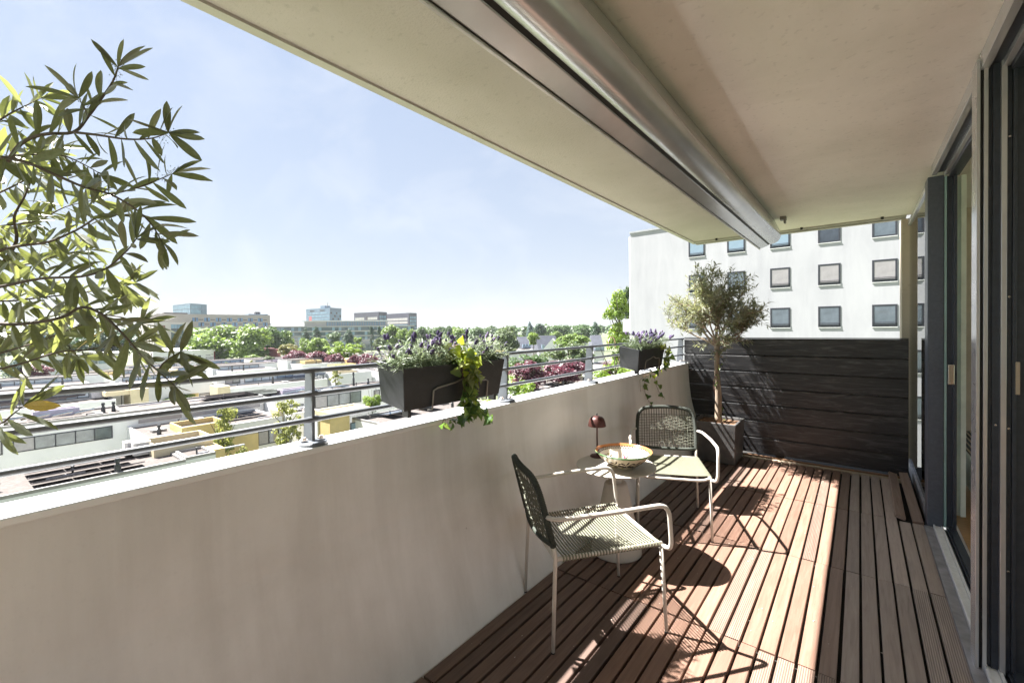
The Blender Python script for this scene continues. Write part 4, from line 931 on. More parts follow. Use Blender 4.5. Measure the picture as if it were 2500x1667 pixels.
# hedges and garden ground cover between the houses
r = np.random.default_rng(9); qs = []
for k in range(170):
    X = -r.choice([40.5, 46, 66, 68, 92, 94, 118, 142, 166]) + r.uniform(-1.5, 1.5); Y = r.uniform(2, 30 - X * 1.1)
    n = 70; p = np.array([X, Y, GZ + .2]) + r.normal(size=(n, 3)) * np.array([1.3, 1.6, .5]) + np.array([0, 0, r.uniform(.4, 2.2)])
    nn = r.normal(size=(n, 3)) + np.array([0, 0, .8]); nn /= np.linalg.norm(nn, axis=1)[:, None]
    u = np.cross(nn, r.normal(size=(n, 3))); u /= np.linalg.norm(u, axis=1)[:, None]; v = np.cross(nn, u); s_ = r.uniform(.12, .32, (n, 1))
    qs.append(np.stack([p - u * s_, p - v * s_, p + u * s_, p + v * s_], 1).reshape(-1, 3))
q = np.concatenate(qs); me = bpy.data.meshes.new('garden_shrubs'); me.from_pydata(q.tolist(), [], np.arange(len(q)).reshape(-1, 4).tolist()); me.materials.append(LF['bright'])
stuff(obj('garden_shrubs', me, None))

# summer haze over the town
hzm = bpy.data.materials.new('haze'); hzm.use_nodes = True; ht = hzm.node_tree; ht.nodes.remove(ht.nodes['Principled BSDF'])
pv = ht.nodes.new('ShaderNodeVolumePrincipled'); pv.inputs['Density'].default_value = .0001; pv.inputs['Color'].default_value = (.90, .95, 1, 1); pv.inputs['Anisotropy'].default_value = .2
ht.links.new(pv.outputs[0], ht.nodes['Material Output'].inputs['Volume'])
stuff(obj('haze', B(-1510, 910, -910, 1610, GZ - 1.5, 42), hzm))

# ================================================================== PLANTERS ON THE RAILING
def planter(label, ya, yb, zi, zo):
    """tapered box hung inside the rail, leaning a little towards the deck; zi, zo = rim height at inner and outer side"""
    o = thing('planter', label, 'planter', (-1.53, (ya + yb) / 2, zi - .18))
    tb = .022; hl = (yb - ya) / 2
    rimc = [(.087, zi - (zi - .18)), (-.093, zo - (zi - .18))]
    basec = [(.062, .0), (-.098, .028)]
    mb = MB()
    def ring(xi, xo, zi_, zo_, h_): return [(xi, -h_, zi_), (xi, h_, zi_), (xo, h_, zo_), (xo, -h_, zo_)]
    o0 = ring(basec[0][0], basec[1][0], basec[0][1], basec[1][1], hl - tb); o1 = ring(rimc[0][0], rimc[1][0], rimc[0][1], rimc[1][1], hl)
    i1 = ring(rimc[0][0] - .011, rimc[1][0] + .011, rimc[0][1], rimc[1][1], hl - .011); i0 = ring(rimc[0][0] - .016, rimc[1][0] + .014, rimc[0][1] - .04, rimc[1][1] - .04, hl - .014)
    mb.add(o0 + o1 + i1 + i0, [(3, 2, 1, 0)] + [(4 * k + i, 4 * k + (i + 1) % 4, 4 * (k + 1) + (i + 1) % 4, 4 * (k + 1) + i) for k in range(3) for i in range(4)])
    obj('box', mb, M['black_box'], o, bevel=.003)
    mb = MB(); mb.add([(x, y, z) for x, y, z in i0], [(0, 1, 2, 3)]); obj('soil', mb, M['soil'], o)
    # wire bracket round the front
    xi = lambda z: .062 + .025 * z / .18 + .006
    yc = .62 * hl; bz = [(xi(.0) - .03, -yc * .78, -.014), (xi(0), -yc * .78, -.012), (xi(.075), -yc * .78, .072), (xi(.085), -yc * .66, .082), (xi(.095), -yc * .15, .094), (xi(.11), yc * .1, .108), (xi(.10), yc * .3, .100), (xi(.09), yc * .42, .088), (xi(.09), yc * .9, .086), (xi(.08), yc * .98, .078), (xi(0), yc * .98, -.012), (xi(0) - .03, yc * .98, -.014)]
    mb = MB(); mb.tube(bz, .0042, 7); obj('bracket', mb, M['bracket'], o, smooth=True)
    for y in (-yc * .9, yc * .9):
        mb = MB(); mb.tube([(xi(0) - .03, y, -.014), (-.10, y, .01), (-.118, y, .08), (-.118, y, .165), (-.14, y, .168)], .004, 6); obj('hook', mb, M['bracket'], o, smooth=True)
    for y in (-hl + .05, hl - .05):
        mb = MB(); mb.box(.02, .06, y - .008, y + .008, -.028, .004); obj('foot', mb, M['black_box'], o)
    return o
planter('large black planter hung inside the rail left of centre with trailing yellow ivy', 1.10, 1.745, 1.290, 1.318)
planter('black planter hung inside the rail at right near the black fence', 3.514, 4.12, 1.252, 1.284)

def blade(l_, w_, segs=4, curve=.25, fold=.18, pw=1.18, sh=.75):
    """lanceolate leaf along +Y from the origin, upper side +Z"""
    mb = MB(); vs = []; fs = []
    for i in range(segs + 1):
        t = i / segs; hw = w_ / 2 * (sin(pi * min(1, (t ** pw) * .95 + .03)) ** sh) if 0 < i < segs else w_ * .04
        z = -curve * l_ * t * t
        vs += [(-hw, l_ * t, z + hw * fold), (0, l_ * t, z), (hw, l_ * t, z + hw * fold)]
    for i in range(segs): fs += [(3 * i, 3 * i + 1, 3 * i + 4, 3 * i + 3), (3 * i + 1, 3 * i + 2, 3 * i + 5, 3 * i + 4)]
    return vs, fs
def frame(dirn, up, pos, s_=1., roll=0):
    y = Vector(dirn).normalized(); z = Vector(up); z = z - y * z.dot(y)
    z = z.normalized() if z.length > 1e-4 else y.orthogonal().normalized(); x = y.cross(z)
    m = Matrix(((x.x, y.x, z.x), (x.y, y.y, z.y), (x.z, y.z, z.z))) @ Matrix.Rotation(roll, 3, 'Y')
    m = m * s_ if False else m @ Matrix.Scale(s_, 3)
    m = m.to_4x4(); m.translation = Vector(pos); return m
lav_leaf = mat_leaf('leaf_lavender', (.155, .20, .12), (.185, .225, .145), .25, (.33, .40, .22), .3, 12.)
lav_flower = mat_plain('lavender_purple', (.088, .066, .155), .8, 0, .5, 120)
lav_light = mat_plain('lavender_lilac', (.22, .165, .30), .8, 0, .4, 120)
fh = MB(); rr = random.Random(2)
for i in range(7):
    z = .003 + i * .0034; rad = .0062 * (1 - abs(i - 2.6) / 6.5)
    for k in range(6):
        a = k * pi / 3 + i * .5; fh.lathe([(0, -.0026), (.0026, -.0008), (.0022, .0016), (0, .003)], 5, (cos(a) * rad, sin(a) * rad, z))
fh_a = fh.mesh('flower_head'); fh_a.materials.append(lav_flower)
fh_b = fh.mesh('flower_head'); fh_b.materials.append(lav_light)
def lavender(label, y0, y1, zb, x0=-1.60, x1=-1.465, nf=40, hmax=.15, seed=0, group='lavender in the planters', fs=1., lift=0.):
    r = random.Random(seed); o = thing('lavender', label, 'plant', ((x0 + x1) / 2, (y0 + y1) / 2, zb), 0, group); base = Vector(o.location)
    lm, sm = MB(), MB(); lv, lfc = blade(1, .13, 3, .35, .2)
    yc = (y0 + y1) / 2; hw = (y1 - y0) / 2
    for i in range(int(190 * (y1 - y0) / .3)):
        u = r.uniform(-1, 1); bx, by = r.uniform(x0 + .02, x1 - .01), yc + u * hw * .92
        lean = Vector((r.gauss(.28, .55), u * .55 + r.gauss(0, .4), 1)).normalized(); l_ = r.uniform(.05, hmax * 1.0)
        p0 = Vector((bx, by, zb)) - base; p1 = p0 + lean * l_ * .6; p2 = p0 + lean * l_ + Vector((r.uniform(-.01, .01), r.uniform(-.01, .01), 0))
        sm.tube([p0, p1, p2], [.0012, .001, .0007], 3, False)
        for k in range(7):
            t = (k + 1) / 7.5; p = p0.lerp(p2, t); dv = (lean * .7 + Vector((r.gauss(0, 1), r.gauss(0, 1), r.gauss(.1, .6))).normalized()).normalized()
            m = frame(dv, (r.gauss(0, .4), r.gauss(0, .4), 1), p, r.uniform(.026, .052)); lm.add([m @ Vector(v) for v in lv], lfc)
    stuff(obj('leaves', lm, lav_leaf, o)); hd = []
    for i in range(nf):
        u = r.uniform(-1, 1); bx, by = r.uniform(x0 + .02, x1), yc + u * hw * .9
        lean = Vector((r.gauss(.12, .4), u * .3 + r.gauss(0, .28), 1)).normalized(); l_ = hmax * r.uniform(.45, .98)
        p0 = Vector((bx, by, zb)) - base; p2 = p0 + lean * l_; p1 = p0.lerp(p2, .5) + Vector((r.gauss(0, .006), r.gauss(0, .006), 0))
        sm.tube([p0, p1, p2], [.0013, .001, .0008], 4, False)
        h_ = obj('flower_head', fh_a if r.random() < .72 else fh_b, None, o)
        h_.matrix_local = Matrix.Translation(p2) @ lean.to_track_quat('Z', 'Y').to_matrix().to_4x4() @ Matrix.Scale(fs * r.uniform(.8, 1.3), 4)
    obj('stems', sm, lav_leaf, o)
lavender('left lavender clump in the large black planter, silver leaves and dark purple heads', 1.09, 1.42, 1.27, nf=52, seed=3, fs=.92, hmax=.155)
lavender('right lavender clump in the large black planter behind the yellow ivy', 1.42, 1.75, 1.27, nf=60, seed=8, fs=.9, hmax=.155)
lavender('small bushy lavender in the right planter near the black fence', 3.58, 4.13, 1.232, nf=95, seed=5, fs=1.15, hmax=.17)

# ivy
def ivy_leaf():
    pts = [(0, 0), (.30, -.10), (.55, .05), (.42, .30), (.36, .42), (.20, .62), (0, 1.0)]
    out = pts + [(-x, y) for x, y in pts[::-1][1:-1]]
    mb = MB(); c = (0, .35, 0)
    vs = [(x, y, abs(x) * .22 - .12 * y * y) for x, y in out] + [(0, .35, -.02)]
    n = len(out); mb.add(vs, [(i, (i + 1) % n, n) for i in range(n)]); return mb
IV = {}
for k, (a, b, tc_) in {'ivy_yellow': ((.30, .37, .04), (.30, .36, .06), (.58, .68, .05)), 'ivy_green': ((.13, .19, .06), (.17, .22, .09), (.30, .42, .07)), 'ivy_dark': ((.06, .12, .035), (.09, .15, .06), (.16, .28, .05)), 'ivy_pale': ((.30, .34, .14), (.30, .33, .15), (.45, .50, .2))}.items():
    me = ivy_leaf().mesh('leaf'); me.materials.append(mat_leaf('leaf_' + k, a, b, .38, tc_, .2, 30., .3)); IV[k] = me
def ivy(label, vines, seed, size, picks):
    r = random.Random(seed); o = thing('ivy', label, 'plant', vines[0][0]); base = Vector(vines[0][0]); sm = MB()
    for vi, pts in enumerate(vines):
        P = [Vector(p) - base for p in pts]; sm.tube(P, [.0016] * len(P), 4, False)
        tot = sum((b - a).length for a, b in zip(P[:-1], P[1:])); n = max(2, int(tot / picks[vi][1]))
        for i in range(n):
            t = (i + r.random() * .8) / n * (len(P) - 1); k = min(int(t), len(P) - 2); p = P[k].lerp(P[k + 1], t - k)
            nm = picks[vi][0](t / (len(P) - 1), r)
            out = Vector((abs(r.gauss(.8, .3)), r.gauss(-.25, .6), r.gauss(.35, .45))); dv = Vector((r.gauss(.35, .5), r.gauss(0, .7), r.gauss(-.45, .5)))
            q = p + Vector((r.uniform(.0, .03), r.gauss(0, .016), r.gauss(0, .01)))
            sm.tube([p, q], .0007, 3, False)
            h_ = obj('leaf', IV[nm], None, o); h_.matrix_local = frame(dv, out, q, size * r.uniform(.65, 1.25), r.gauss(0, .4))
    obj('stems', sm, mat_plain('ivy_stem', (.14, .06, .035), .7), o); return o
up = lambda t, r: r.choice(['ivy_yellow', 'ivy_yellow', 'ivy_green', 'ivy_pale']) if t < .6 else r.choice(['ivy_pale', 'ivy_green', 'ivy_yellow'])
mid_ = lambda t, r: r.choice(['ivy_green', 'ivy_green', 'ivy_dark']) if t > .55 else r.choice(['ivy_pale', 'ivy_green', 'ivy_yellow'])
low = lambda t, r: r.choice(['ivy_dark', 'ivy_dark', 'ivy_green'])
pl_ = lambda t, r: r.choice(['ivy_yellow', 'ivy_pale', 'ivy_pale']) if t < .55 else r.choice(['ivy_dark', 'ivy_green'])
ivy('yellow and green ivy spilling over the front of the large black planter', [
    [(-1.50, 1.40, 1.30), (-1.48, 1.39, 1.365), (-1.44, 1.40, 1.375)], [(-1.50, 1.43, 1.30), (-1.45, 1.43, 1.35), (-1.425, 1.44, 1.30), (-1.42, 1.44, 1.22)],
    [(-1.50, 1.46, 1.30), (-1.45, 1.47, 1.335), (-1.425, 1.475, 1.28), (-1.425, 1.47, 1.20), (-1.43, 1.45, 1.13)],
    [(-1.47, 1.42, 1.31), (-1.425, 1.41, 1.30), (-1.42, 1.42, 1.20), (-1.43, 1.44, 1.12), (-1.44, 1.44, 1.05)],
    [(-1.44, 1.46, 1.18), (-1.44, 1.47, 1.10), (-1.47, 1.46, 1.04), (-1.50, 1.44, 1.02), (-1.56, 1.42, 1.015), (-1.585, 1.43, .98)],
    [(-1.44, 1.47, 1.16), (-1.445, 1.50, 1.09), (-1.47, 1.53, 1.055), (-1.51, 1.60, 1.035), (-1.54, 1.66, 1.02), (-1.57, 1.73, .99), (-1.575, 1.75, .95)],
    [(-1.43, 1.43, 1.20), (-1.43, 1.45, 1.11), (-1.46, 1.49, 1.05), (-1.53, 1.53, 1.02)],
    [(-1.45, 1.45, 1.31), (-1.41, 1.47, 1.29), (-1.41, 1.49, 1.24), (-1.42, 1.48, 1.18)]], 11, .045,
    [(up, .011), (up, .009), (up, .009), (mid_, .009), (low, .016), (low, .016), (low, .012), (up, .009)])
ivy('ivy trailing from the right end of the second planter down the wall', [
    [(-1.49, 3.98, 1.25), (-1.44, 4.0, 1.275), (-1.42, 4.03, 1.23), (-1.42, 4.06, 1.15), (-1.44, 4.08, 1.06)], [(-1.48, 4.05, 1.25), (-1.43, 4.09, 1.27), (-1.41, 4.13, 1.20), (-1.43, 4.15, 1.12)],
    [(-1.44, 4.06, 1.10), (-1.50, 4.05, 1.03), (-1.585, 4.02, .98), (-1.60, 4.0, .90), (-1.60, 4.03, .80), (-1.60, 4.12, .72), (-1.59, 4.2, .66)],
    [(-1.43, 4.12, 1.13), (-1.50, 4.18, 1.03), (-1.585, 4.22, .97), (-1.595, 4.28, .88), (-1.595, 4.38, .78), (-1.59, 4.48, .70)],
    [(-1.50, 4.02, 1.03), (-1.56, 3.96, 1.01), (-1.60, 3.90, .95), (-1.605, 3.93, .84)]], 21, .05, [(pl_, .014), (pl_, .014), (low, .075), (pl_, .06), (low, .09)])
wr = MB(); wr.tube([(0, -.07 * cos(t), .075 * sin(t)) for t in np.linspace(-.2, pi + .2, 18)], .0045, 8)
tag(obj('basket_handle', wr, mat_plain('copper_pale', (.55, .36, .25), .35, .6), smooth=True, loc=(-1.70, 3.53, 1.285)), 'small copper coloured loop handle behind the right planter', 'handle')

# ================================================================== TABLE, LAMP, BOWL
TX, TY, TZ = -1.236, 2.605, .56
tb_ = thing('side_table', 'round greige side table with a cone shaped pedestal between the chairs', 'table', (TX, TY, 0))
obj('pedestal', MB().lathe([(0, .002), (.158, .002), (.159, .006), (.157, .03), (.072, .438), (.066, .447), (.040, .448), (0, .448)], 48), M['table'], tb_, smooth=True)
obj('neck', MB().lathe([(.038, .446), (.037, .47), (.038, .545), (.05, .551), (0, .551)], 32), M['table'], tb_, smooth=True)
t_ = obj('tabletop', MB().lathe([(0, .5515), (.246, .5515), (.251, .5545), (.251, .5585), (.249, .56), (0, .56)], 72), M['table'], tb_)
for o in (tb_.children[0],):
    m = o.modifiers.new('es', 'EDGE_SPLIT'); m.split_angle = radians(35)
lp = thing('table_lamp', 'small rust brown table lamp with a dome shade at the back of the table', 'lamp', (-1.412, 2.692, TZ))
obj('base', MB().lathe([(0, .0005), (.047, .0005), (.049, .003), (.048, .009), (.044, .012), (.008, .013), (.0065, .02), (0, .02)], 40), M['lamp'], lp, smooth=True)
obj('stem', MB().lathe([(.0062, .0125), (.0055, .02), (.0055, .25)], 16), M['lamp'], lp, smooth=True)
obj('shade', MB().lathe([(.061, .211), (.0605, .216), (.056, .24), (.048, .262), (.036, .274), (.018, .280), (0, .281)], 40), M['lamp'], lp, smooth=True)
obj('shade_lining', MB().lathe([(.0605, .2112), (.055, .238), (.046, .259), (.034, .270), (0, .276)], 40), mat_plain('lamp_inside', (.35, .2, .15), .5), lp, smooth=True)
obj('knob', MB().lathe([(.004, .281), (.0035, .287), (.005, .291), (.0045, .298), (0, .299)], 14), M['foot'], lp, smooth=True)

bo = thing('ceramic_bowl', 'large painted ceramic bowl with olive motifs and a green and orange rim on the table', 'bowl', (-1.172, 2.585, TZ))
OUT = [(0, .0006), (.058, .0006), (.062, .006), (.085, .018), (.118, .042), (.146, .068), (.166, .092), (.176, .1035)]
INN = [(.170, .104), (.160, .092), (.140, .068), (.110, .042), (.075, .022), (.04, .016), (0, .015)]
glz = lambda n, c: mat_plain(n, c, .18, 0, .06, 12, spec=.6)
obj('shell', MB().lathe(OUT[1:7], 64), glz('bowl_cream', (.50, .43, .31)), bo, smooth=True)
obj('inside', MB().lathe(INN[1:], 64), glz('bowl_ivory', (.58, .53, .45)), bo, smooth=True)
obj('rim', MB().lathe([OUT[6], (.1705, .0965), OUT[7], (.1775, .106), (.1755, .1075)], 64), glz('bowl_green', (.14, .30, .13)), bo, smooth=True)
obj('rim_band', MB().lathe([(.1755, .1075), (.172, .1065), INN[0], (.1655, .0985), INN[1]], 64), glz('bowl_orange', (.36, .15, .055)), bo, smooth=True)
def surf(prf, s_):
    L_ = [0]
    for (a, b), (c, d) in zip(prf[:-1], prf[1:]): L_.append(L_[-1] + math.hypot(c - a, d - b))
    s_ = max(0, min(s_, L_[-1] - 1e-6))
    for i in range(len(prf) - 1):
        if s_ <= L_[i + 1]:
            t = (s_ - L_[i]) / (L_[i + 1] - L_[i]); return prf[i][0] + (prf[i + 1][0] - prf[i][0]) * t, prf[i][1] + (prf[i + 1][1] - prf[i][1]) * t
def paint(mb, prf, th, s0, poly, off):
    vs = []
    for (a, b) in poly:
        r_, z_ = surf(prf, s0 + b); ang = th + a / max(.03, r_); r_ += off; vs.append((r_ * cos(ang), r_ * sin(ang), z_ + (.0006 if off < 0 else -.0004)))
    mb.add(vs, [tuple(range(len(vs)))])
def lens(cx, cy, l_, w_, ang, n=5):
    p = [(-l_ / 2 + l_ * i / n, w_ / 2 * sin(pi * i / n)) for i in range(n + 1)] + [(l_ / 2 - l_ * i / n, -w_ / 2 * sin(pi * i / n)) for i in range(1, n)]
    c, s_ = cos(ang), sin(ang); return [(cx + x * c - y * s_, cy + x * s_ + y * c) for x, y in p]
def disc(cx, cy, a, b, n=9): return [(cx + a * cos(2 * pi * i / n), cy + b * sin(2 * pi * i / n)) for i in range(n)]
chk, dk, gr, pu = MB(), MB(), MB(), MB()
for k in range(58):
    th = 2 * pi * k / 58
    for j in (0, 1): paint(chk, INN, th + (.5 * j) * 2 * pi / 58, .0165 + j * .0115, [(-.0055, -.0042), (.0055, -.0042), (.0055, .0042), (-.0055, .0042)], -.0011)
for k in range(13):
    th = 2 * pi * k / 13
    for dx in (-.014, .012): paint(dk, OUT, th, .128, disc(dx, 0 if dx > 0 else -.012, .013, .015), .0012)
    for (x, y, l_, w_, a) in ((-.026, .028, .042, .011, 2.5), (.0, .038, .04, .011, 1.2), (.026, .032, .042, .011, .5), (.03, -.012, .036, .009, -.7), (-.032, .004, .03, .009, 3.4)): paint(dk, OUT, th, .128, lens(x, y, l_, w_, a), .0012)
    paint(gr, OUT, th + pi / 13, .112, lens(0, -.012, .034, .016, pi / 2), .0011)
for k in range(5):
    th = 2 * pi * k / 5 + .5
    for (x, y, l_, w_, a) in ((-.02, 0, .045, .009, .5), (.0, .014, .045, .008, 1.1), (.022, .004, .04, .009, 2.2), (.01, -.02, .035, .007, 2.8)): paint(dk, INN, th, .085, lens(x, y, l_, w_, a), -.0012)
    paint(pu, INN, th, .085, disc(.016, .016, .009, .009), -.0014); paint(gr, INN, th, .085, lens(-.015, -.02, .04, .01, .2), -.0012)
obj('painted_checks', chk, glz('paint_black', (.03, .022, .018)), bo); obj('painted_olives', dk, glz('paint_brown', (.045, .028, .022)), bo)
obj('painted_leaves', gr, glz('paint_olive', (.30, .27, .12)), bo); obj('painted_fruit', pu, glz('paint_plum', (.18, .04, .09)), bo)

# ================================================================== CHAIRS
def bez(pts, n=6, rad=.05):
    """polyline with rounded corners"""
    P = [Vector(p) for p in pts]; out = [P[0]]
    for a, b, c in zip(P[:-2], P[1:-1], P[2:]):
        d1 = min(rad, (a - b).length * .48); d2 = min(rad, (c - b).length * .48); s_, e = b + (a - b).normalized() * d1, b + (c - b).normalized() * d2
        for i in range(n + 1): t = i / n; out.append((1 - t) ** 2 * s_ + 2 * t * (1 - t) * b + t * t * e)
    return out + [P[-1]]
def chair(label, loc, rz):
    o = thing('rope_chair', label, 'chair', loc, rz, 'rope chairs by the table')
    fw, bw, hd_ = .232, .222, .275             # half widths front/back, half depth; +Y is forward
    R = .0098; fb = M['frame_beige']
    SZ, AZ, BZ = .428, .615, .785
    bt = (-.335, -.285)                        # back: y at top and y at seat
    by = lambda z: -.262 - .085 * (z - .43) / .355 if z > .43 else -.262 - .018 * (.43 - z) / .43
    for s_ in (-1, 1):
        mb = MB(); mb.tube([(s_ * (bw + .012), -.282, .004), (s_ * bw, -.262, .43), (s_ * bw, by(.50), .50)], [R * .85, R, R], 12); l = obj('rear_leg', mb, fb, o, smooth=True)
        mb = MB(); mb.lathe([(0, 0), (.0095, 0), (.0095, .006), (0, .006)], 10, (s_ * (bw + .012), -.282, 0)); obj('foot', mb, M['foot'], l)
        mb = MB(); mb.tube([(s_ * (fw + .008), .283, .004), (s_ * fw, .262, SZ - .004)], [R * .8, R * 1.02], 12); l = obj('front_leg', mb, fb, o, smooth=True)
        mb = MB(); mb.lathe([(0, 0), (.009, 0), (.009, .006), (0, .006)], 10, (s_ * (fw + .008), .283, 0)); obj('foot', mb, M['foot'], l)
        pts = bez([(s_ * (bw + .004), by(AZ), AZ - .004), (s_ * (bw + .045), by(AZ) + .03, AZ - .006), (s_ * (fw + .052), .0, AZ + .004), (s_ * (fw + .050), .272, AZ + .012), (s_ * (fw + .042), .292, SZ - .02), (s_ * (fw + .006), .268, SZ - .016)], 7, .062)
        obj('armrest', MB().tube(pts, R * 1.05, 12), fb, o, smooth=True)
        obj('seat_rail', MB().tube([(s_ * bw, -.255, SZ - .016), (s_ * fw, .265, SZ - .004)], R, 10), fb, o, smooth=True)
    ft = bez([(-fw, .262, SZ - .006), (-fw * .8, .272, SZ - .024), (fw * .8, .272, SZ - .024), (fw, .262, SZ - .006)], 6, .06)
    obj('front_rail', MB().tube(ft, R * .9, 10), fb, o, smooth=True)
    obj('rear_rail', MB().tube([(-bw, -.258, SZ - .02), (bw, -.258, SZ - .02)], R, 10), fb, o, smooth=True)
    # wrapped back hoop
    hz = BZ
    hoop = bez([(-bw, by(.47), .47), (-bw - .004, by(.62), .62), (-bw + .012, by(hz) - .0, hz - .012), (0, by(hz) - .028, hz + .004), (bw - .012, by(hz) - .0, hz - .012), (bw + .004, by(.62), .62), (bw, by(.47), .47)], 9, .085)
    lo = [(-bw, by(.47), .475), (-bw * .5, by(.47) - .022, .463), (0, by(.47) - .028, .46), (bw * .5, by(.47) - .022, .463), (bw, by(.47), .475)]
    bd = obj('back_hoop', MB().tube(hoop, .0138, 10), M['cord_dark'], o, smooth=True); obj('back_bar', MB().tube(bez(lo, 4, .08), .0118, 10), M['cord_dark'], o, smooth=True)
    # coils of cord round the hoop, so the wrapping reads
    co = MB(); acc = 0; P = [Vector(p) for p in hoop]
    for a, b in zip(P[:-1], P[1:]):
        L_ = (b - a).length; t = -acc
        while t + .0075 <= L_:
            t += .0075; c = a + (b - a) * (t / L_); d = (b - a).normalized(); q = d.to_track_quat('Z', 'Y')
            ring = [c + q @ Vector((cos(k * pi / 5) * .0136, sin(k * pi / 5) * .0136, .0012 * cos(k * pi / 5))) for k in range(10)]
            co.tube(ring + [ring[0]], .0022, 4, False)
        acc = L_ - t
    obj('cord_wrap', co, M['cord_dark'], bd)
    def back_pt(u, z):
        bow = -.026 * (1 - u * u); return Vector((u * bw, by(z) + bow * (z - .4) / .385 if z > .6 else by(z) + bow, z))
    vm, hm = MB(), MB(); nv, nh = 20, 19
    for i in range(nv):
        u = -.84 + 1.68 * i / (nv - 1); zt_ = hz - .004 - (.012 if abs(u) > .7 else 0)
        pts = [back_pt(u, z) + Vector((0, .0026 * (1 if (k + i) % 2 else -1), 0)) for k, z in enumerate(np.linspace(.463, zt_, 9))]
        vm.tube(pts, .0027, 5, False)
    for i in range(nh):
        z = .50 + (.725 - .50) * i / (nh - 1)
        hm.tube([back_pt(u, z) + Vector((0, .0026 * (-1 if (k + i) % 2 else 1), 0)) for k, u in enumerate(np.linspace(-1, 1, 13))], .0027, 5, False)
    obj('back_cord', vm, M['cord_back'], o, smooth=True); obj('back_cord', hm, M['cord_back'], o, smooth=True)
    # seat: cords from side rail to side rail, wrapped round both
    sm = MB(); ns = 33
    for i in range(ns):
        t = (i + .5) / ns; y = -.235 + .49 * t; xw = bw + (fw - bw) * t; zz = SZ - .016 + .012 * t
        pts = []
        for k in range(13):
            a = -1.9 + 3.5 * 0
            u = -1 + 2 * k / 12; sag = -.010 * (1 - u ** 4) + .0125 - .006 * sin(pi * t) * (1 - u * u)
            pts.append((u * xw, y, zz + sag))
        wrapL = [(-xw + .004, y + .002, zz - .0125), (-xw - .011, y + .001, zz - .006), (-xw - .011, y, zz + .006)]
        wrapR = [(xw + .011, y, zz + .006), (xw + .011, y + .001, zz - .006), (xw - .004, y + .002, zz - .0125)]
        sm.tube(wrapL + pts + wrapR, .0037, 6, False)
    obj('seat_cord', sm, M['cord'], o, smooth=True)
    return o
chair('sage rope armchair in front of the table with its back to the camera', (-1.082, 1.972, 0), math.atan2(.437, .339) - pi / 2)
chair('sage rope armchair behind the table in front of the square pot', (-1.108, 3.252, 0), math.atan2(-.513, .229) - pi / 2)

# ================================================================== OLIVE IN THE SQUARE POT
po = thing('square_pot', 'black square concrete pot by the fence holding the small olive tree', 'pot', (-1.218, 5.12, 0))
mb = MB(); a, b, hp = .205, .222, .425
mb.add([(s1 * r_, s2 * r_, z) for (r_, z) in ((a, .004), (b, hp), (b - .022, hp), (b - .028, hp - .035)) for s1, s2 in ((-1, -1), (1, -1), (1, 1), (-1, 1))], [(3, 2, 1, 0)] + [(4 * k + i, 4 * k + (i + 1) % 4, 4 * (k + 1) + (i + 1) % 4, 4 * (k + 1) + i) for k in range(3) for i in range(4)])
obj('box', mb, M['pot'], po, bevel=.005)
sm = MB(); rr = random.Random(8); N = 14
vs = [((i / N - .5) * 2 * (b - .028), (j / N - .5) * 2 * (b - .028), hp - .035 + rr.uniform(-.004, .012)) for i in range(N + 1) for j in range(N + 1)]
sm.add(vs, [(i * (N + 1) + j, (i + 1) * (N + 1) + j, (i + 1) * (N + 1) + j + 1, i * (N + 1) + j + 1) for i in range(N) for j in range(N)]); obj('soil', sm, M['bark_mulch'], po)
olive_leaf = mat_leaf('leaf_olive_small', (.18, .195, .135), (.33, .335, .26), .3, (.36, .38, .14), .35, 5., .38)
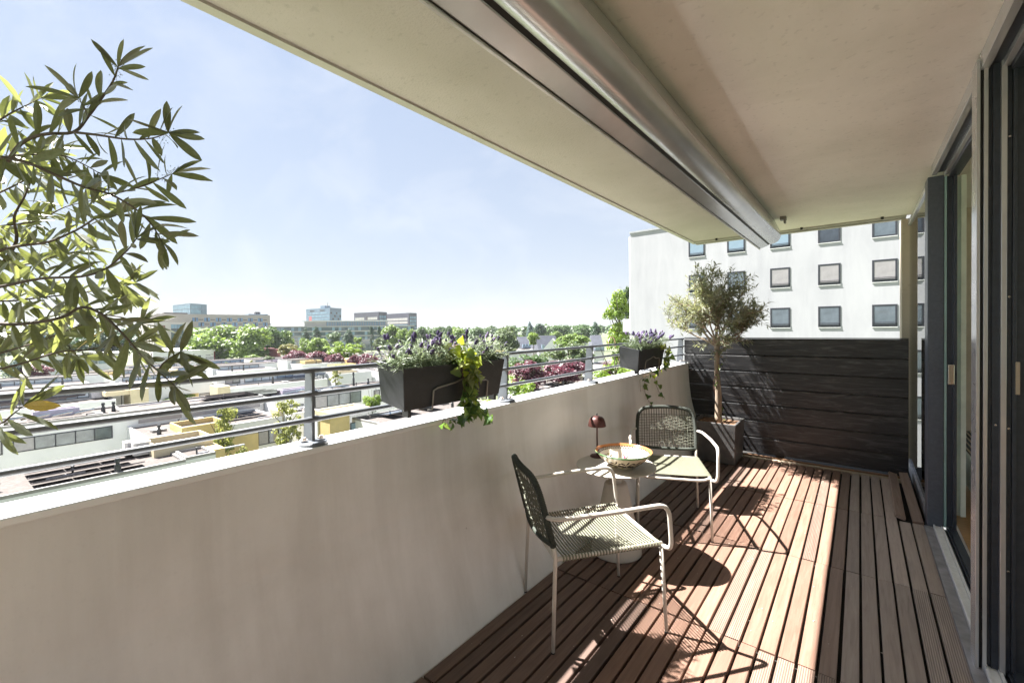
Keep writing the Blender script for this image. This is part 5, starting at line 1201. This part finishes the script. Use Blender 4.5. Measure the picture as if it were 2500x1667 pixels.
def small_olive():
    r = random.Random(17); o = thing('olive_tree', 'small round headed olive tree growing in the square black pot', 'tree', (-1.218, 5.12, .40)); base = Vector(o.location)
    tk = MB(); P = [(0, 0, -.02), (.004, 0, .05), (.0, .01, .3), (-.012, .01, .55), (-.005, .0, .78), (-.01, 0, .86)]
    tk.tube(P, [.046, .036, .027, .026, .027, .03], 12); tk.tube([(.02, .01, -.02), (.025, .005, .3), (.006, .0, .62)], [.022, .016, .008], 7)
    obj('trunk', tk, M['bark'], o, smooth=True)
    br, lm = MB(), MB(); lv, lf_ = blade(1, .22, 2, .2, .3)
    def leaves(p0, p1, dens):
        n = max(1, int((p1 - p0).length / dens)); d = (p1 - p0).normalized()
        for i in range(n):
            p = p0.lerp(p1, (i + r.random()) / n)
            for s_ in (0, 1):
                side = d.cross(Vector((r.gauss(0, 1), r.gauss(0, 1), r.gauss(0, 1)))).normalized()
                m = frame(d * .8 + side, Vector((r.gauss(0, .6), r.gauss(0, .6), 1)), p, r.uniform(.038, .064)); lm.add([m @ Vector(v) for v in lv], lf_)
    def grow(p, d, l_, rad, lev):
        segs = 3; q = p; pts = [p]
        for k in range(segs):
            d = (d + Vector((r.gauss(0, .2), r.gauss(0, .2), r.gauss(.05, .12)))).normalized(); q = q + d * l_ / segs; pts.append(q)
        br.tube(pts, [rad, rad * .8, rad * .65, rad * .45], 5, False)
        if lev >= 2: leaves(pts[0], pts[-1], .022)
        if lev == 1: leaves(pts[1], pts[-1], .025)
        if lev < 3:
            for k in range([4, 4, 3][lev]):
                t = r.uniform(.4, 1); i = min(int(t * segs), segs - 1); s_ = pts[i].lerp(pts[i + 1], t * segs - i)
                nd = (d * .75 + Vector((r.gauss(0, .55), r.gauss(0, .55), r.gauss(.12, .35)))).normalized()
                if abs((s_ + nd * l_ * .6).x) > .56: nd.x *= -.3
                if (s_ + nd * l_ * .6).y > .25: nd.y = -abs(nd.y)
                grow(s_, nd, l_ * r.uniform(.5, .74), rad * .55, lev + 1)
    for (dx, dy, dz, l_) in ((-1.0, -.15, .75, .42), (-.75, .1, 1, .42), (-.35, -.3, 1.2, .44), (-.1, .2, 1.25, .40), (.25, -.2, 1.3, .52), (.5, .1, 1.2, .48), (.85, -.2, .9, .44), (1.0, .05, .75, .42), (.45, -.45, .9, .40), (-.5, -.4, .9, .40), (.7, -.1, .25, .28), (.1, -.35, 1.1, .45), (-.95, .0, .45, .34), (.3, .0, 1.7, .56), (.05, -.1, 1.8, .52)):
        grow(Vector((-.01, 0, .82)), Vector((dx, dy, dz)).normalized(), l_ * .92, .0125, 0)
    obj('branches', br, M['bark'], o); stuff(obj('leaves', lm, olive_leaf, o))
    return o
small_olive()
# ivy on its trunk
pts = [(-1.218 + .04 * cos(t * 5.5), 5.12 + .04 * sin(t * 5.5) - .01, .42 + .62 * t) for t in np.linspace(0, 1, 26)]
small = lambda t, r: r.choice(['ivy_green', 'ivy_green', 'ivy_yellow', 'ivy_dark'])
ivy('small leaved ivy climbing the trunk of the potted olive', [pts], 6, .024, [(small, .014)])

# ================================================================== LARGE OLIVE BRANCHES AT LEFT, CLOSE TO THE CAMERA
near_leaf = mat_leaf('leaf_olive_large', (.125, .14, .118), (.24, .245, .20), .27, (.36, .40, .10), .3, 9., .42)
near_leaf_y = mat_leaf('leaf_olive_turning', (.34, .25, .03), (.32, .24, .05), .35, (.65, .42, .04), .3, 40., .4)
LM = []
for k, (w_, cv_, fo) in enumerate(((.205, .14, .25), (.18, .30, .35), (.235, .05, .2), (.19, -.14, .3))):
    mb = MB(); mb.add(*blade(1, w_, 8, cv_, fo, 1.34, .62)); me = mb.mesh('leaf'); me.materials.append(near_leaf); LM.append(me)
mb = MB(); mb.add(*blade(1, .25, 7, .15, .25)); LY = mb.mesh('leaf'); LY.materials.append(near_leaf_y)
DEP = .80
no_c = atd(-90, 560, .86)
no = thing('olive_tree', 'large leaved olive tree leaning into the picture at the left edge', 'tree', (no_c.x, no_c.y, 0)); nb_ = Vector(no.location)
BR = [ # picture polyline, distance at start and end, stem radius, leaf spacing (px)
    ([(-60, 470), (0, 420), (50, 352), (110, 328), (180, 323), (215, 285), (245, 245), (275, 200), (288, 165)], .86, .80, .0042, 17),
    ([(180, 323), (240, 330), (310, 340), (370, 338), (412, 324)], .81, .78, .0026, 16),
    ([(215, 285), (205, 262), (192, 240)], .81, .80, .0016, 12),
    ([(-50, 420), (10, 385), (70, 378), (150, 380), (205, 402), (245, 425)], .92, .86, .0026, 17),
    ([(-60, 400), (0, 385), (60, 395), (130, 425), (200, 455), (270, 475), (330, 510), (370, 548), (396, 592)], .80, .76, .0034, 15),
    ([(270, 475), (330, 460), (385, 440), (420, 425)], .84, .86, .0018, 14),
    ([(-60, 640), (0, 612), (50, 600), (120, 590), (190, 560), (240, 530), (285, 525)], .90, .84, .0036, 20),
    ([(-40, 690), (0, 650), (40, 590), (35, 530), (60, 480), (82, 425)], .96, .98, .0045, 22),
    ([(-60, 705), (0, 700), (100, 680), (200, 675), (260, 655), (310, 612), (332, 584)], .79, .75, .0030, 15),
    ([(260, 655), (290, 690), (305, 715)], .84, .88, .0016, 12),
    ([(-70, 780), (0, 790), (60, 790), (150, 775), (200, 750), (250, 768), (300, 815), (340, 860), (385, 905), (428, 942)], .80, .72, .0036, 17),
    ([(250, 768), (300, 775), (345, 790)], .83, .86, .0016, 14),
    ([(-60, 905), (0, 900), (60, 885), (140, 860), (200, 855), (262, 845), (330, 842)], .82, .80, .0026, 17),
    ([(-60, 880), (0, 862), (90, 835), (180, 800), (250, 772)], .92, .90, .0026, 17),
    ([(385, 905), (400, 885), (420, 870), (440, 858)], .735, .74, .0015, 12),
    ([(-60, 1052), (0, 1035), (30, 1012), (58, 990)], .74, .74, .0022, 13),
    ([(-60, 560), (0, 552), (90, 540), (160, 505), (235, 488)], 1.0, 1.05, .0026, 13),
    ([(-60, 730), (20, 735), (110, 725), (200, 715), (280, 700), (330, 690)], 1.0, 1.04, .0024, 12),
    ([(-60, 500), (0, 470), (60, 440), (100, 400), (130, 360)], 1.02, 1.0, .0026, 14),
    ([(-60, 340), (-10, 300), (30, 275), (70, 255), (100, 240)], .96, .98, .0026, 12),
    ([(-60, 640), (20, 650), (90, 640), (150, 620), (220, 610)], 1.05, 1.1, .0026, 12),
    ([(-60, 810), (20, 815), (90, 812), (150, 830), (190, 870)], .98, .95, .0022, 15)]
r = random.Random(41); bm_ = MB(); big = []
lvp, lfp = blade(1, .24, 4, .12, .25)
fl = MB()
for bi, (px, da, db, rad, sp) in enumerate(BR):
    n = len(px); P = [atd(x, y, da + (db - da) * i / (n - 1)) - nb_ for i, (x, y) in enumerate(px)]
    # smooth
    Q = [P[0]]
    for i in range(n - 1):
        p0, p1, p2, p3 = P[max(i - 1, 0)], P[i], P[i + 1], P[min(i + 2, n - 1)]
        for t in (.25, .5, .75, 1.): Q.append(.5 * ((2 * p1) + (p2 - p0) * t + (2 * p0 - 5 * p1 + 4 * p2 - p3) * t * t + (3 * p1 - p0 - 3 * p2 + p3) * t ** 3))
    bm_.tube(Q, [rad * (1 - .72 * i / (len(Q) - 1)) for i in range(len(Q))], 7)
    d_avg = (da + db) / 2; step = (.58 if da > .88 else .90) * sp * d_avg / FPX; dist = 0; nxt = step * .5; tot = sum((b - a).length for a, b in zip(Q[:-1], Q[1:]))
    side = 1
    for a, b in zip(Q[:-1], Q[1:]):
        L_ = (b - a).length; t = (b - a).normalized()
        while nxt <= dist + L_:
            p = a + t * (nxt - dist); f_ = nxt / tot; nxt += step * r.uniform(.7, 1.3); side = -side
            if f_ < .08: continue
            perp = (t.cross(FV) * side + FV * r.gauss(0, .55)).normalized()
            dv = (t * r.uniform(.35, .95) + perp * r.uniform(.55, 1.1) + Vector((0, 0, r.gauss(-.12, .28)))).normalized()
            big.append((p, dv, r.uniform(.042, .072), FV * -r.uniform(.1, .9) + Vector((r.gauss(0, .45), r.gauss(0, .45), r.gauss(.45, .4)))))
        dist += L_
    tip = Q[-1]; t = (Q[-1] - Q[-3]).normalized()
    for k in range(6):
        dv = (t * r.uniform(.5, 1.1) + (RV * r.gauss(0, .7) + UV * r.gauss(-.05, .7) + FV * r.gauss(0, .5))).normalized()
        big.append((tip, dv, r.uniform(.044, .074), FV * -r.uniform(.1, .9) + Vector((r.gauss(0, .45), r.gauss(0, .45), r.gauss(.45, .4)))))
    if bi in (0, 1, 2, 4, 5, 9, 10, 14):                                    # little clusters of flower buds at the shoot tips
        for k in range(26):
            c = tip + t * r.uniform(-.028, .012) + Vector((r.gauss(0, .006), r.gauss(0, .006), r.gauss(.002, .007))); fl.lathe([(0, -.0012), (.0011, 0), (0, .0012)], 5, c)
            if k % 3 == 0: fl.tube([tip + t * r.uniform(-.02, 0), c], .0003, 3, False)
obj('branches', bm_, M['twig'], no, smooth=True); obj('flower_buds', fl, mat_plain('olive_buds', (.16, .18, .06), .6), no)
cp_ = CAM - nb_
inv = [(((b[0] - cp_).dot(FV)), b) for b in big]
inv.sort(key=lambda q: q[0]); rest = MB()
for i, (dz_, (p, dv, s_, upv)) in enumerate(inv):
    m = frame(dv, upv, p, s_, r.gauss(0, .5))
    if i < 290:
        o = obj('leaf', LY if r.random() < .004 else LM[r.randrange(4)], None, no); o.matrix_local = m
    else: rest.add([m @ Vector(v) for v in lvp], lfp)
if rest.v: stuff(obj('leaves', rest, near_leaf, no))
tk = MB(); h0 = atd(-70, 560, .95) - nb_
tk.tube([(-.02, -.12, .30), (-.01, -.1, .6), (0, -.04, .95), h0], [.03, .026, .022, .014], 10)
for (px, da, db, rad, sp) in BR:
    if px[0][0] < 0: s0 = atd(px[0][0], px[0][1], da) - nb_; tk.tube([h0 + Vector((0, 0, (s0.z - h0.z) * .35)), h0.lerp(s0, .55) + Vector((0, 0, .01)), s0], [.010, .007, rad], 6)
tk.tube([h0 + Vector((0, 0, -.22)), h0, h0 + Vector((0, 0, .2))], [.017, .014, .009], 7)
obj('trunk', tk, M['bark'], no, smooth=True)
pp = thing('square_pot', 'dark pot of the large olive beside the wall at the near left', 'pot', (no_c.x, no_c.y - .12, 0))
mb = MB(); mb.add([(s1 * r_, s2 * r_, z) for (r_, z) in ((.15, .004), (.165, .33), (.148, .33), (.146, .30)) for s1, s2 in ((-1, -1), (1, -1), (1, 1), (-1, 1))], [(3, 2, 1, 0)] + [(4 * k + i, 4 * k + (i + 1) % 4, 4 * (k + 1) + (i + 1) % 4, 4 * (k + 1) + i) for k in range(3) for i in range(4)] + [(12, 13, 14, 15)])
obj('box', mb, M['pot'], pp)
